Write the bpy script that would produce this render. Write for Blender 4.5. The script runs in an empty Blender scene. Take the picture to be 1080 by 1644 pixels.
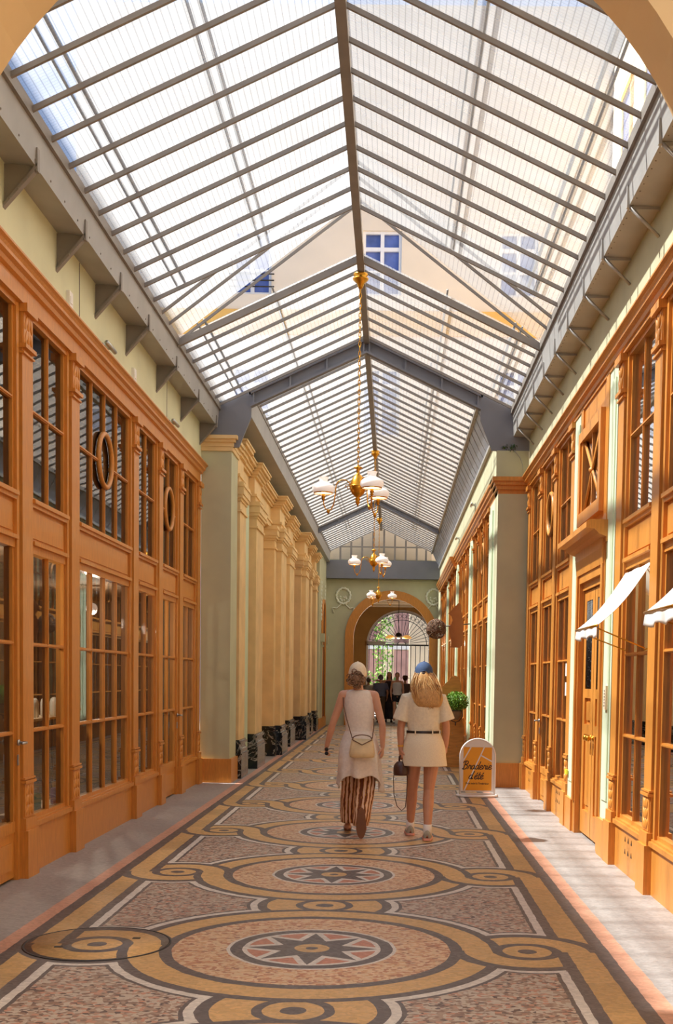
import bpy, bmesh, math, random
from mathutils import Vector, Matrix, noise
random.seed(7)
PI = math.pi
SC = bpy.context.scene
COL = SC.collection

# ------------------------------------------------------------------ camera
W_PX, H_PX = 1080.0, 1644.0
F_PX, PX, PY = 1829.7, 614.3, 1188.8
YAW, PIT, ROL = -.0078, -.0549, .0146
CAM = Vector((.4385, 0, 1.55))
fw = Vector((math.sin(YAW)*math.cos(PIT), math.cos(YAW)*math.cos(PIT), math.sin(PIT)))
r0 = Vector((math.cos(YAW), -math.sin(YAW), 0)); u0 = r0.cross(fw)
rt = r0*math.cos(ROL)+u0*math.sin(ROL); up = -r0*math.sin(ROL)+u0*math.cos(ROL)
cd = bpy.data.cameras.new('camera'); cam = bpy.data.objects.new('camera', cd); COL.objects.link(cam)
cam.matrix_world = Matrix(((rt.x, up.x, -fw.x, CAM.x), (rt.y, up.y, -fw.y, CAM.y), (rt.z, up.z, -fw.z, CAM.z), (0, 0, 0, 1)))
cd.sensor_fit = 'VERTICAL'; cd.sensor_height = 36.0; cd.lens = F_PX/H_PX*36.0
cd.shift_x = -(PX-W_PX/2)/H_PX; cd.shift_y = (PY-H_PX/2)/H_PX
cd.clip_end = 300
SC.camera = cam

# ------------------------------------------------------------------ light
SC.view_settings.view_transform = 'Standard'; SC.view_settings.look = 'None'
SC.view_settings.gamma = 1; SC.view_settings.use_curve_mapping = False
SC.view_settings.exposure = 0.30
WORLD_STRENGTH = .78
SUN_STRENGTH = 14.0
sd = bpy.data.lights.new('sun', 'SUN'); sun = bpy.data.objects.new('sun', sd); COL.objects.link(sun)
sd.energy = SUN_STRENGTH; sd.angle = math.radians(1.2); sd.color = (1.0, .95, .88)
sdir = Vector((-1, .06, 1.45)).normalized()
sun.location = (-20, 10, 40)
sun.rotation_euler = sdir.to_track_quat('Z', 'Y').to_euler()
wd = bpy.data.worlds.new('world'); SC.world = wd; wd.use_nodes = True
wt = wd.node_tree; wt.nodes.clear()
wo = wt.nodes.new('ShaderNodeOutputWorld'); wb = wt.nodes.new('ShaderNodeBackground')
wtc = wt.nodes.new('ShaderNodeTexCoord'); wn = wt.nodes.new('ShaderNodeTexNoise'); wr = wt.nodes.new('ShaderNodeValToRGB')
wn.inputs['Scale'].default_value = 3.2; wn.inputs['Detail'].default_value = 5
wt.links.new(wtc.outputs['Generated'], wn.inputs['Vector']); wt.links.new(wn.outputs['Fac'], wr.inputs['Fac'])
wr.color_ramp.elements[0].position = .50; wr.color_ramp.elements[0].color = (.32, .49, .86, 1)
wr.color_ramp.elements[1].position = .68; wr.color_ramp.elements[1].color = (.82, .87, .93, 1)
wt.links.new(wr.outputs['Color'], wb.inputs['Color']); wb.inputs['Strength'].default_value = WORLD_STRENGTH
wt.links.new(wb.outputs['Background'], wo.inputs['Surface'])
SC.cycles.max_bounces = 8; SC.cycles.diffuse_bounces = 5; SC.cycles.glossy_bounces = 4
SC.cycles.transparent_max_bounces = 24; SC.cycles.transmission_bounces = 6
SC.cycles.sample_clamp_indirect = 6; SC.cycles.caustics_reflective = False; SC.cycles.caustics_refractive = False

# ------------------------------------------------------------------ materials
def lin(c):
    return tuple(((x/255)/12.92 if x/255 <= .04045 else ((x/255+.055)/1.055)**2.4) for x in c)+(1,)
class NT:
    """tiny expression builder over math nodes"""
    def __init__(s, m): s.t = m.node_tree
    def n(s, typ, **kw):
        nd = s.t.nodes.new(typ)
        for k, v in kw.items(): setattr(nd, k, v)
        return nd
    def put(s, sock, v):
        if isinstance(v, X): s.t.links.new(v.s, sock)
        elif hasattr(v, 'is_output'): s.t.links.new(v, sock)
        else: sock.default_value = v
    def m(s, op, a, b=None, c=None):
        nd = s.n('ShaderNodeMath', operation=op)
        s.put(nd.inputs[0], a)
        if b is not None: s.put(nd.inputs[1], b)
        if c is not None: s.put(nd.inputs[2], c)
        return X(s, nd.outputs[0])
    def mix(s, f, a, b):
        nd = s.n('ShaderNodeMix', data_type='RGBA')
        s.put(nd.inputs['Factor'], f); s.put(nd.inputs['A'], a); s.put(nd.inputs['B'], b)
        return nd.outputs['Result']
class X:
    def __init__(s, t, k): s.t = t; s.s = k
    def __add__(a, b): return a.t.m('ADD', a, b)
    __radd__ = __add__
    def __sub__(a, b): return a.t.m('SUBTRACT', a, b)
    def __rsub__(a, b): return a.t.m('SUBTRACT', b, a)
    def __mul__(a, b): return a.t.m('MULTIPLY', a, b)
    __rmul__ = __mul__
    def __truediv__(a, b): return a.t.m('DIVIDE', a, b)
    def __lt__(a, b): return a.t.m('LESS_THAN', a, b)
    def __gt__(a, b): return a.t.m('GREATER_THAN', a, b)
    def abs(a): return a.t.m('ABSOLUTE', a)
    def floor(a): return a.t.m('FLOOR', a)
    def sqrt(a): return a.t.m('SQRT', a)
    def min(a, b): return a.t.m('MINIMUM', a, b)
    def max(a, b): return a.t.m('MAXIMUM', a, b)
MATS = {}
def new_mat(name):
    m = bpy.data.materials.new(name); m.use_nodes = True; MATS[name] = m
    return m
def mat(name, c, rough=.5, metal=0, var=.12, scale=8, stretch=(1, 1, 1), bump=0, emit=0, coat=0, trans=0, spec=.5, sheen=0):
    """principled with a procedural mottling of the base colour"""
    m = new_mat(name); t = NT(m); b = m.node_tree.nodes['Principled BSDF']
    c = lin(c)
    g = t.n('ShaderNodeNewGeometry'); mp = t.n('ShaderNodeMapping'); mp.inputs['Scale'].default_value = stretch
    t.t.links.new(g.outputs['Position'], mp.inputs['Vector'])
    nz = t.n('ShaderNodeTexNoise'); nz.inputs['Scale'].default_value = scale; nz.inputs['Detail'].default_value = 4
    t.t.links.new(mp.outputs['Vector'], nz.inputs['Vector'])
    lo = tuple(x*(1-var*1.6) for x in c[:3])+(1,); hi = tuple(min(1, x*(1+var)) for x in c[:3])+(1,)
    r = t.n('ShaderNodeMapRange'); r.inputs['From Min'].default_value = .3; r.inputs['From Max'].default_value = .7
    t.t.links.new(nz.outputs['Fac'], r.inputs['Value'])
    t.t.links.new(t.mix(r.outputs['Result'], lo, hi), b.inputs['Base Color'])
    b.inputs['Roughness'].default_value = rough; b.inputs['Metallic'].default_value = metal
    b.inputs['Specular IOR Level'].default_value = spec
    b.inputs['Coat Weight'].default_value = coat
    if sheen: b.inputs['Sheen Weight'].default_value = sheen
    if bump:
        bp = t.n('ShaderNodeBump'); bp.inputs['Strength'].default_value = bump; bp.inputs['Distance'].default_value = .01
        t.t.links.new(nz.outputs['Fac'], bp.inputs['Height']); t.t.links.new(bp.outputs['Normal'], b.inputs['Normal'])
    if emit:
        b.inputs['Emission Color'].default_value = c; b.inputs['Emission Strength'].default_value = emit
    return m
mat('wood', (206, 137, 58), rough=.42, var=.10, scale=14, stretch=(6, 6, .5), bump=.06, coat=.08)
mat('wood_dark', (120, 66, 28), rough=.55, var=.2, scale=10, stretch=(4, 4, .6))
mat('wall_green', (192, 192, 160), rough=.75, var=.05, scale=2.5, bump=.04)
mat('wall_yellow', (216, 217, 182), rough=.8, var=.05, scale=2, bump=.05)
mat('pilaster_green', (206, 220, 190), rough=.55, var=.04, scale=3)
mat('plaster_tan', (234, 202, 146), rough=.7, var=.08, scale=3, bump=.05)
mat('plaster_arch', (224, 194, 146), rough=.8, var=.06, scale=1.5, bump=.06)
mat('plaster_ochre', (176, 134, 72), rough=.8, var=.08, scale=2)
mat('grey_metal', (164, 163, 160), rough=.45, var=.07, scale=3)
mat('grey_dark_metal', (138, 132, 125), rough=.5, var=.08, scale=5)
mat('grey_panel', (124, 126, 134), rough=.6, var=.05, scale=2)
mat('blue_grey_metal', (176, 186, 200), rough=.5, var=.05, scale=2)
mat('brass', (214, 152, 50), rough=.28, metal=.9, var=.15, scale=20)
mat('milk_glass', (252, 244, 236), rough=.25, var=.02, emit=.25)
mat('bulb', (255, 214, 150), rough=.5, var=0, emit=6)
mat('steel', (190, 190, 188), rough=.3, metal=.9, var=.05)
mat('black_metal', (28, 27, 27), rough=.5, var=.1)
mat('white_paint', (236, 234, 230), rough=.45, var=.02)
mat('white_cloth', (246, 244, 240), rough=.85, var=.02)
mat('shop_dark', (128, 106, 86), rough=.8, var=.25, scale=3)
mat('shop_floor', (86, 68, 56), rough=.45, var=.2, scale=6)
mat('facade', (238, 222, 196), rough=.85, var=.04, scale=.6)
mat('facade_ochre', (236, 186, 100), rough=.85, var=.06, scale=.8)
mat('facade_shaded', (222, 226, 232), rough=.85, var=.04, scale=.6)  # cool tint of the backlit courtyard face, shade put into the base colour
mat('slate', (110, 118, 140), rough=.6, var=.15, scale=2)
mat('window_blue', (100, 118, 180), rough=.12, var=.25, scale=1.4)
mat('skin', (218, 166, 136), rough=.5, var=.05, scale=12)
mat('skin_tan', (204, 148, 116), rough=.5, var=.05, scale=12)
mat('leaf', (128, 176, 66), rough=.55, var=.35, scale=30)
mat('leaf_dark', (70, 104, 40), rough=.6, var=.35, scale=10)
mat('plywood', (214, 152, 76), rough=.6, var=.12, scale=5, stretch=(1, 1, 6))
mat('cardboard', (170, 112, 66), rough=.8, var=.06, scale=6)
mat('clay', (150, 128, 100), rough=.8, var=.1)
mat('twig', (132, 104, 84), rough=.8, var=.3, scale=60)
mat('stone_cream', (232, 214, 184), rough=.8, var=.06, scale=1)
mat('stone_pink', (190, 146, 136), rough=.8, var=.15, scale=1.2)
mat('pavement', (170, 164, 154), rough=.8, var=.12, scale=3)
mat('sign_orange', (240, 168, 36), rough=.4, var=.02)
mat('sign_ink', (52, 34, 22), rough=.5, var=.02)
mat('yellow_tag', (240, 220, 60), rough=.5, var=.02)

def marble():
    m = new_mat('black_marble'); t = NT(m); b = m.node_tree.nodes['Principled BSDF']
    g = t.n('ShaderNodeNewGeometry'); n1 = t.n('ShaderNodeTexNoise'); n1.inputs['Scale'].default_value = 3; n1.inputs['Detail'].default_value = 6
    n1.inputs['Distortion'].default_value = 2.2
    t.t.links.new(g.outputs['Position'], n1.inputs['Vector'])
    v = (X(t, n1.outputs['Fac'])-.5).abs()
    f = (1-v*42).max(0.0)
    t.t.links.new(t.mix(f*.8, (.012, .014, .014, 1), (.55, .5, .42, 1)), b.inputs['Base Color'])
    b.inputs['Roughness'].default_value = .18
marble()

def pane_mat():
    m = new_mat('window_glass'); t = NT(m); nt = m.node_tree; nt.nodes.clear()
    o = t.n('ShaderNodeOutputMaterial'); tr = t.n('ShaderNodeBsdfTransparent'); tr.inputs['Color'].default_value = (.80, .80, .78, 1)
    gl = t.n('ShaderNodeBsdfGlossy'); gl.inputs['Roughness'].default_value = .015
    fr = t.n('ShaderNodeFresnel'); fr.inputs['IOR'].default_value = 2.1
    g = t.n('ShaderNodeNewGeometry'); nz = t.n('ShaderNodeTexNoise'); nz.inputs['Scale'].default_value = 1.6
    nt.links.new(g.outputs['Position'], nz.inputs['Vector'])
    bp = t.n('ShaderNodeBump'); bp.inputs['Strength'].default_value = .009; bp.inputs['Distance'].default_value = .05
    nt.links.new(nz.outputs['Fac'], bp.inputs['Height']); nt.links.new(bp.outputs['Normal'], gl.inputs['Normal'])
    mx = t.n('ShaderNodeMixShader'); nt.links.new(fr.outputs['Fac'], mx.inputs[0])
    nt.links.new(tr.outputs[0], mx.inputs[1]); nt.links.new(gl.outputs[0], mx.inputs[2]); nt.links.new(mx.outputs[0], o.inputs['Surface'])
pane_mat()

def roof_glass():
    m = new_mat('wired_glass'); t = NT(m); nt = m.node_tree; nt.nodes.clear()
    o = t.n('ShaderNodeOutputMaterial'); g = t.n('ShaderNodeNewGeometry')
    sx = t.n('ShaderNodeSeparateXYZ'); nt.links.new(g.outputs['Position'], sx.inputs[0])
    x, y = X(t, sx.outputs['X']), X(t, sx.outputs['Y'])
    ga = lambda v, s, w: ((v*s-(v*s).floor()) < w)
    wires = ga(x, 22.0, .16).max(ga(y, 30.0, .08))
    nz = t.n('ShaderNodeTexNoise'); nz.inputs['Scale'].default_value = 1.1; nz.inputs['Detail'].default_value = 5
    mp = t.n('ShaderNodeMapping'); mp.inputs['Scale'].default_value = (.8, 2.4, 1)
    nt.links.new(g.outputs['Position'], mp.inputs[0]); nt.links.new(mp.outputs[0], nz.inputs['Vector'])
    dirt = X(t, nz.outputs['Fac'])
    fac = t.m('MULTIPLY_ADD', dirt, .36, .26)          # share of diffusing grime
    tr = t.n('ShaderNodeBsdfTransparent'); tl = t.n('ShaderNodeBsdfTranslucent'); df = t.n('ShaderNodeBsdfDiffuse')
    c1 = t.mix(wires*.45, (.90, .93, .95, 1), (.42, .43, .44, 1))
    nt.links.new(c1, tr.inputs['Color'])
    c2 = t.mix(wires*.5, (.40, .42, .44, 1), (.17, .17, .19, 1))
    nt.links.new(c2, tl.inputs['Color']); nt.links.new(c2, df.inputs['Color'])
    m1 = t.n('ShaderNodeMixShader'); m1.inputs[0].default_value = .25
    nt.links.new(tl.outputs[0], m1.inputs[1]); nt.links.new(df.outputs[0], m1.inputs[2])
    m2 = t.n('ShaderNodeMixShader'); nt.links.new(fac.s, m2.inputs[0])
    nt.links.new(tr.outputs[0], m2.inputs[1]); nt.links.new(m1.outputs[0], m2.inputs[2]); nt.links.new(m2.outputs[0], o.inputs['Surface'])
roof_glass()

PERIOD, MED_Y = 2.454, 6.442
def mosaic():
    m = new_mat('mosaic_floor'); t = NT(m); nt = m.node_tree; b = nt.nodes['Principled BSDF']
    g = t.n('ShaderNodeNewGeometry'); sx = t.n('ShaderNodeSeparateXYZ'); nt.links.new(g.outputs['Position'], sx.inputs[0])
    x, y = X(t, sx.outputs['X']), X(t, sx.outputs['Y'])
    # hand-laid wobble of the lines
    wz = t.n('ShaderNodeTexNoise'); wz.inputs['Scale'].default_value = 9; nt.links.new(g.outputs['Position'], wz.inputs['Vector'])
    wob = (X(t, wz.outputs['Fac'])-.5)*.016
    xx = x+wob; yy = (y-MED_Y+wob)
    yl = yy-(yy/PERIOD+.5).floor()*PERIOD
    s = (x > 0.0)*2-1
    Xa = xx.abs(); v = yl*s
    hyp = lambda a, c: (a*a+c*c).sqrt()
    r = hyp(Xa, yl); rc = hyp(Xa-1.23, yl); rs = hyp(Xa, yl.abs()-PERIOD/2)
    ring = (r-.945).abs()-.085
    d = ring.min(rc-.36).min(rs-.39).min(1.46-Xa)
    # tesserae
    def cells(sc, st=(1, 1, 1)):
        vo = t.n('ShaderNodeTexVoronoi'); vo.inputs['Scale'].default_value = sc
        mp = t.n('ShaderNodeMapping'); mp.inputs['Scale'].default_value = st
        nt.links.new(g.outputs['Position'], mp.inputs[0]); nt.links.new(mp.outputs[0], vo.inputs['Vector'])
        sp = t.n('ShaderNodeSeparateColor'); nt.links.new(vo.outputs['Color'], sp.inputs[0])
        return X(t, sp.outputs[0]), X(t, sp.outputs[1]), vo
    ca, cb, vo = cells(52, (.8, 1.0, 1))
    def ramp(f, cols):
        rp = t.n('ShaderNodeValToRGB'); rp.color_ramp.interpolation = 'CONSTANT'
        while len(rp.color_ramp.elements) < len(cols): rp.color_ramp.elements.new(.5)
        for e, (p, c) in zip(rp.color_ramp.elements, cols): e.position = p; e.color = lin(c)
        t.put(rp.inputs[0], f); return rp.outputs[0]
    cool = ramp(ca, [(0, (205, 190, 172)), (.36, (172, 146, 126)), (.6, (140, 112, 96)), (.78, (190, 140, 116)), (.9, (96, 78, 72))])
    warm = ramp(ca, [(0, (232, 200, 160)), (.35, (214, 168, 124)), (.62, (190, 132, 98)), (.82, (222, 188, 150)), (.93, (160, 110, 84))])
    DK = (100, 90, 86); WH = (222, 214, 202); OC = (214, 172, 112); RD = (200, 134, 106); PK = (208, 156, 130); GR = (160, 155, 151)
    col = cool
    def over(mask, c):
        nonlocal col
        col = t.mix(mask, col, lin(c) if isinstance(c, tuple) else c)
    over(d < .138, DK); over(d < .115, WH); over(d < .065, DK); over(d < 0.0, OC)
    # small disc between the medallions
    out = r > 1.03
    over((rs < .195)*out, DK); over((rs < .145)*out, OC); over((rs < .06)*out, DK)
    over(out*(r < 1.09)*(rs < .46), DK)
    # curls
    vp, vn = v > 0.0, v < 0.0
    over(rc < .36, OC)
    shell = (rc > .36)*(rc < .435)
    open1 = (r < 1.03)*vp; open2 = (Xa > 1.46)*vn
    over(shell*(1-open1.max(open2)), DK)
    over((r > 1.03)*(r < 1.09)*vp*(rc < .44), DK)
    over(((Xa-1.425).abs() < .035)*vn*(rc < .46), DK)
    over(rc < .2, DK); over(rc < .14, OC); over(rc < .055, DK)
    # medallion
    over(r < .86, DK); over(r < .79, warm); over(r < .482, WH); over(r < .462, DK); over(r < .394, WH)
    ang = t.m('ARCTAN2', yl, xx)
    k = PI/4
    a2 = ang-(ang/k+.5).floor()*k
    a2 = a2.abs()
    qx = r*t.m('COSINE', a2); qy = r*t.m('SINE', a2)
    st = (qy*-.198)-((qx-.375)*.067)
    over((r < .366)*(st < -.0078), RD); over(st > 0.0, DK); over(r < .1, OC); over(r < .035, DK)
    # borders
    over(Xa > 1.615, DK); over(Xa > 1.70, PK); over(Xa > 1.80, GR); 
    # tessera tone, per-slab tone, grout
    tone = ca*.26+.84
    sl = t.n('ShaderNodeTexWhiteNoise', noise_dimensions='1D'); t.put(sl.inputs['W'], (y*1.9).floor()+s*40)
    strip = (Xa > 1.46)*(Xa < 1.615)
    tone = tone*(1-strip*(X(t, sl.outputs['Value'])*.22))
    big = t.n('ShaderNodeTexNoise'); big.inputs['Scale'].default_value = 1.3; big.inputs['Detail'].default_value = 6
    nt.links.new(g.outputs['Position'], big.inputs['Vector'])
    tone = tone*(X(t, big.outputs['Fac'])*.35+.80)
    fin = t.n('ShaderNodeMix', data_type='RGBA', blend_type='MULTIPLY'); fin.inputs['Factor'].default_value = 1
    cc = t.n('ShaderNodeCombineColor'); [t.put(cc.inputs[i], tone) for i in range(3)]
    nt.links.new(col, fin.inputs['A']); nt.links.new(cc.outputs[0], fin.inputs['B'])
    nt.links.new(fin.outputs['Result'], b.inputs['Base Color'])
    rr = X(t, big.outputs['Fac'])*.3+cb*.12+.26
    t.put(b.inputs['Roughness'], rr)
    bp = t.n('ShaderNodeBump'); bp.inputs['Strength'].default_value = .25; bp.inputs['Distance'].default_value = .004
    nt.links.new(vo.outputs['Distance'], bp.inputs['Height']); nt.links.new(bp.outputs['Normal'], b.inputs['Normal'])
mosaic()

# ------------------------------------------------------------------ mesh helpers
LOC = {}
class MB:
    def __init__(s): s.v = []; s.f = []; s.sm = []
    def add(s, vs, fs, smooth=False):
        k = len(s.v); s.v += [Vector(p) for p in vs]; s.f += [tuple(i+k for i in f) for f in fs]; s.sm += [smooth]*len(fs); return s
    def box(s, x0, x1, y0, y1, z0, z1):
        if x0 > x1: x0, x1 = x1, x0
        if y0 > y1: y0, y1 = y1, y0
        if z0 > z1: z0, z1 = z1, z0
        return s.add([(x0, y0, z0), (x1, y0, z0), (x1, y1, z0), (x0, y1, z0), (x0, y0, z1), (x1, y0, z1), (x1, y1, z1), (x0, y1, z1)],
                     [(0, 3, 2, 1), (4, 5, 6, 7), (0, 1, 5, 4), (1, 2, 6, 5), (2, 3, 7, 6), (3, 0, 4, 7)])
    def prism(s, poly, vec):
        """closed polygon of 3D points pushed along vec"""
        n = len(poly); vec = Vector(vec); a = [Vector(p) for p in poly]
        nrm = sum(((a[i]-a[0]).cross(a[(i+1) % n]-a[0]) for i in range(1, n-1)), Vector())
        if nrm.dot(vec) > 0: a = a[::-1]
        vs = a+[p+vec for p in a]
        return s.add(vs, [tuple(range(n)), tuple(range(2*n-1, n-1, -1))]+[(i, i+n, (i+1) % n+n, (i+1) % n) for i in range(n)])
    def quad(s, a, b, c, d): return s.add([a, b, c, d], [(0, 1, 2, 3)])
    def tube(s, pts, r, n=8, caps=True, closed=False):
        pts = [Vector(p) for p in pts]; rs = r if isinstance(r, (list, tuple)) else [r]*len(pts)
        N = len(pts); rings = []; prev = None
        for i, p in enumerate(pts):
            if closed: t = pts[(i+1) % N]-pts[i-1]
            else: t = pts[min(i+1, N-1)]-pts[max(i-1, 0)]
            t = t.normalized() if t.length > 1e-9 else Vector((0, 0, 1))
            if prev is None:
                a = Vector((0, 0, 1)) if abs(t.z) < .9 else Vector((1, 0, 0))
                u = t.cross(a).normalized()
            else:
                u = prev-t*prev.dot(t); u = u.normalized() if u.length > 1e-9 else prev
            prev = u; w = t.cross(u)
            rings.append([p+(u*math.cos(2*PI*k/n)+w*math.sin(2*PI*k/n))*rs[i] for k in range(n)])
        vs = [q for R in rings for q in R]; fs = []
        for i in range(N if closed else N-1):
            j = (i+1) % N
            for k in range(n): fs.append((i*n+k, i*n+(k+1) % n, j*n+(k+1) % n, j*n+k))
        if caps and not closed: fs += [tuple(range(n-1, -1, -1)), tuple((N-1)*n+k for k in range(n))]
        return s.add(vs, fs, True)
    def lathe(s, prof, c, n=24, axis=None, caps=True):
        """prof [(r, h)] spun about z (or axis) at c"""
        c = Vector(c); q = Vector(axis).to_track_quat('Z', 'Y') if axis is not None else None
        vs = []
        for r, h in prof:
            for k in range(n):
                p = Vector((r*math.cos(2*PI*k/n), r*math.sin(2*PI*k/n), h))
                vs.append(c+(q @ p if q else p))
        fs = [(i*n+k, i*n+(k+1) % n, (i+1)*n+(k+1) % n, (i+1)*n+k) for i in range(len(prof)-1) for k in range(n)]
        if caps: fs += [tuple(range(n-1, -1, -1)), tuple((len(prof)-1)*n+k for k in range(n))]
        return s.add(vs, fs, True)
    def ball(s, c, r, n=12, m=8, rot=None):
        c = Vector(c); r = (r, r, r) if not isinstance(r, (tuple, list)) else r
        vs = []; fs = []
        for i in range(m+1):
            a = PI*i/m
            for k in range(n):
                p = Vector((r[0]*math.sin(a)*math.cos(2*PI*k/n), r[1]*math.sin(a)*math.sin(2*PI*k/n), -r[2]*math.cos(a)))
                vs.append(c+(rot @ p if rot else p))
        for i in range(m):
            for k in range(n): fs.append((i*n+k, i*n+(k+1) % n, (i+1)*n+(k+1) % n, (i+1)*n+k))
        return s.add(vs, fs, True)
    def loft(s, rings, caps=True, closed=True, smooth=True):
        n = len(rings[0]); vs = [p for R in rings for p in R]; kk = n if closed else n-1
        fs = [(i*n+k, i*n+(k+1) % n, (i+1)*n+(k+1) % n, (i+1)*n+k) for i in range(len(rings)-1) for k in range(kk)]
        if caps and closed: fs += [tuple(range(n-1, -1, -1)), tuple((len(rings)-1)*n+k for k in range(n))]
        return s.add(vs, fs, smooth)
    def build(s, name, material, parent=None, fix=False, recalc=False):
        if parent is not None: o0 = LOC[parent.name]
        else:
            lo = [min(v[i] for v in s.v) for i in range(3)]; hi = [max(v[i] for v in s.v) for i in range(3)]
            o0 = Vector(((lo[0]+hi[0])/2, (lo[1]+hi[1])/2, lo[2]))
        me = bpy.data.meshes.new(name); me.from_pydata([v-o0 for v in s.v], [], s.f)
        me.polygons.foreach_set('use_smooth', s.sm)
        if recalc:
            bm = bmesh.new(); bm.from_mesh(me); bmesh.ops.remove_doubles(bm, verts=bm.verts, dist=1e-5)
            bmesh.ops.recalc_face_normals(bm, faces=bm.faces); bm.to_mesh(me); bm.free()
        me.validate(); me.update()
        me.materials.append(MATS[material] if isinstance(material, str) else material)
        o = bpy.data.objects.new(name, me); COL.objects.link(o); LOC[o.name] = o0
        if parent is not None: o.parent = parent
        else: o.location = o0
        return o
def thing(name, loc, label, cat, group=None, kind=None):
    o = bpy.data.objects.new(name, None); o.empty_display_size = .1; COL.objects.link(o); o.location = loc; LOC[o.name] = Vector(loc)
    return tag(o, label, cat, group, kind)
def tag(o, label=None, cat=None, group=None, kind=None):
    if label: o['label'] = label
    if cat: o['category'] = cat
    if group: o['group'] = group
    if kind: o['kind'] = kind
    return o
def S(o, label, cat): return tag(o, label, cat, None, 'structure')
# ------------------------------------------------------------------ floor and big walls
S(MB().box(-6.2, 6.2, -4, 37.3, -.12, 0).build('floor', 'mosaic_floor'), 'mosaic floor of interlaced medallions and ochre bands', 'floor')
XW = 2.31

def arch_wall(x0, x1, ztop, cx, R, zs, y0, y1, name, m, parent=None, n=40, zb=0.0):
    """wall slab with a round-headed opening down to zb"""
    b = MB(); d = Vector((0, y1-y0, 0))
    b.box(x0, cx-R, y0, y1, zb, zs) if cx-R > x0 else None
    b.box(cx+R, x1, y0, y1, zb, zs) if cx+R < x1 else None
    arc = [(cx-R*math.cos(PI*i/n), zs+R*math.sin(PI*i/n)) for i in range(n+1)]
    top = [(x0+(x1-x0)*i/n, ztop) for i in range(n+1)]
    vs = []; fs = []
    for i in range(n+1):
        ax, az = arc[i]; tx = top[i][0]
        vs += [(ax, y0, az), (tx, y0, ztop), (ax, y1, az), (tx, y1, ztop)]
    for i in range(n):
        k = 4*i
        fs += [(k, k+4, k+5, k+1), (k+2, k+3, k+7, k+6), (k, k+2, k+6, k+4), (k+1, k+5, k+7, k+3)]
    vs += [(x0, y0, zs), (x0, y1, zs), (x1, y0, zs), (x1, y1, zs)]
    q = 4*(n+1)
    fs += [(q, 0, 1), (q+1, 3, 2), (q+2, 4*n+1, 4*n), (q+3, 4*n+2, 4*n+3), (q, 1, 3, q+1), (q+2, q+3, 4*n+3, 4*n+1)]
    b.add(vs, fs)
    return b.build(name, m, parent, recalc=True)
S(arch_wall(-6, 6, 7.2, .09, 1.80, 3.41, 5.15, 5.5, 'wall_near', 'plaster_arch'), 'tan plaster wall with the round arch the view passes through', 'wall')
# space before the arch
S(MB().box(-2.75, -2.6, -4, 5.15, 0, 5.5).build('wall_left', 'plaster_arch'), 'tan wall of the bay before the arch, left side', 'wall')
S(MB().box(2.6, 2.75, -4, 5.15, 0, 5.5).build('wall_right', 'plaster_arch'), 'tan wall of the bay before the arch, right side', 'wall')
S(MB().quad((-2.75, -4, 5.55), (2.75, -4, 5.55), (2.75, 5.15, 5.55), (-2.75, 5.15, 5.55)).build('ceiling', 'wired_glass'), 'glass ceiling of the bay before the arch', 'ceiling')
# upper walls of the hall
S(MB().box(-2.43, -2.33, 5.5, 16.4, 4.46, 5.38).build('wall_left', 'wall_yellow'), 'pale yellow wall above the left shopfronts', 'wall')
S(MB().box(2.33, 2.43, 5.5, 16.4, 4.36, 5.38).build('wall_right', 'wall_green'), 'pale green wall above the right shopfronts', 'wall')
for n, yy in enumerate((10.06, 13.9)):
    S(MB().box(-2.333, -2.325, yy, yy+.006, 4.5, 5.1).build('trim_%d' % (40+n), 'grey_dark_metal'), 'thin joint line on the yellow wall, %s of two' % ('nearer', 'farther')[n], 'joint')
# shops behind the fronts: closed rooms
for sd_, nm, ys in ((-1, 'wall_left', (5.5, 16.3)), (1, 'wall_right', (5.5, 16.3)), (1, 'wall_right', (16.9, 36.8))):
    b = MB(); xi = 2.46 if ys[0] < 10 else 2.06
    b.box(sd_*4.6, sd_*4.7, ys[0], ys[1], 0, 4.6)
    b.box(sd_*xi, sd_*4.7, ys[0], ys[0]+.08, 0, 4.6); b.box(sd_*xi, sd_*4.7, ys[1]-.08, ys[1], 0, 4.6)
    b.box(sd_*xi, sd_*4.7, ys[0], ys[1], 2.58, 2.72)
    b.box(sd_*(xi-.02), sd_*4.7, ys[0], ys[1], 4.5, 4.6)
    b.box(sd_*(xi+.0), sd_*4.6, ys[0], ys[1], .001, .02)
    S(b.build(nm, 'shop_dark'), 'dark shop interior walls behind the %s shopfronts, %s' % (('left', 'right')[sd_ > 0], 'beside the near hall' if ys[0] < 10 else 'beside the far hall'), 'wall')

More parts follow.
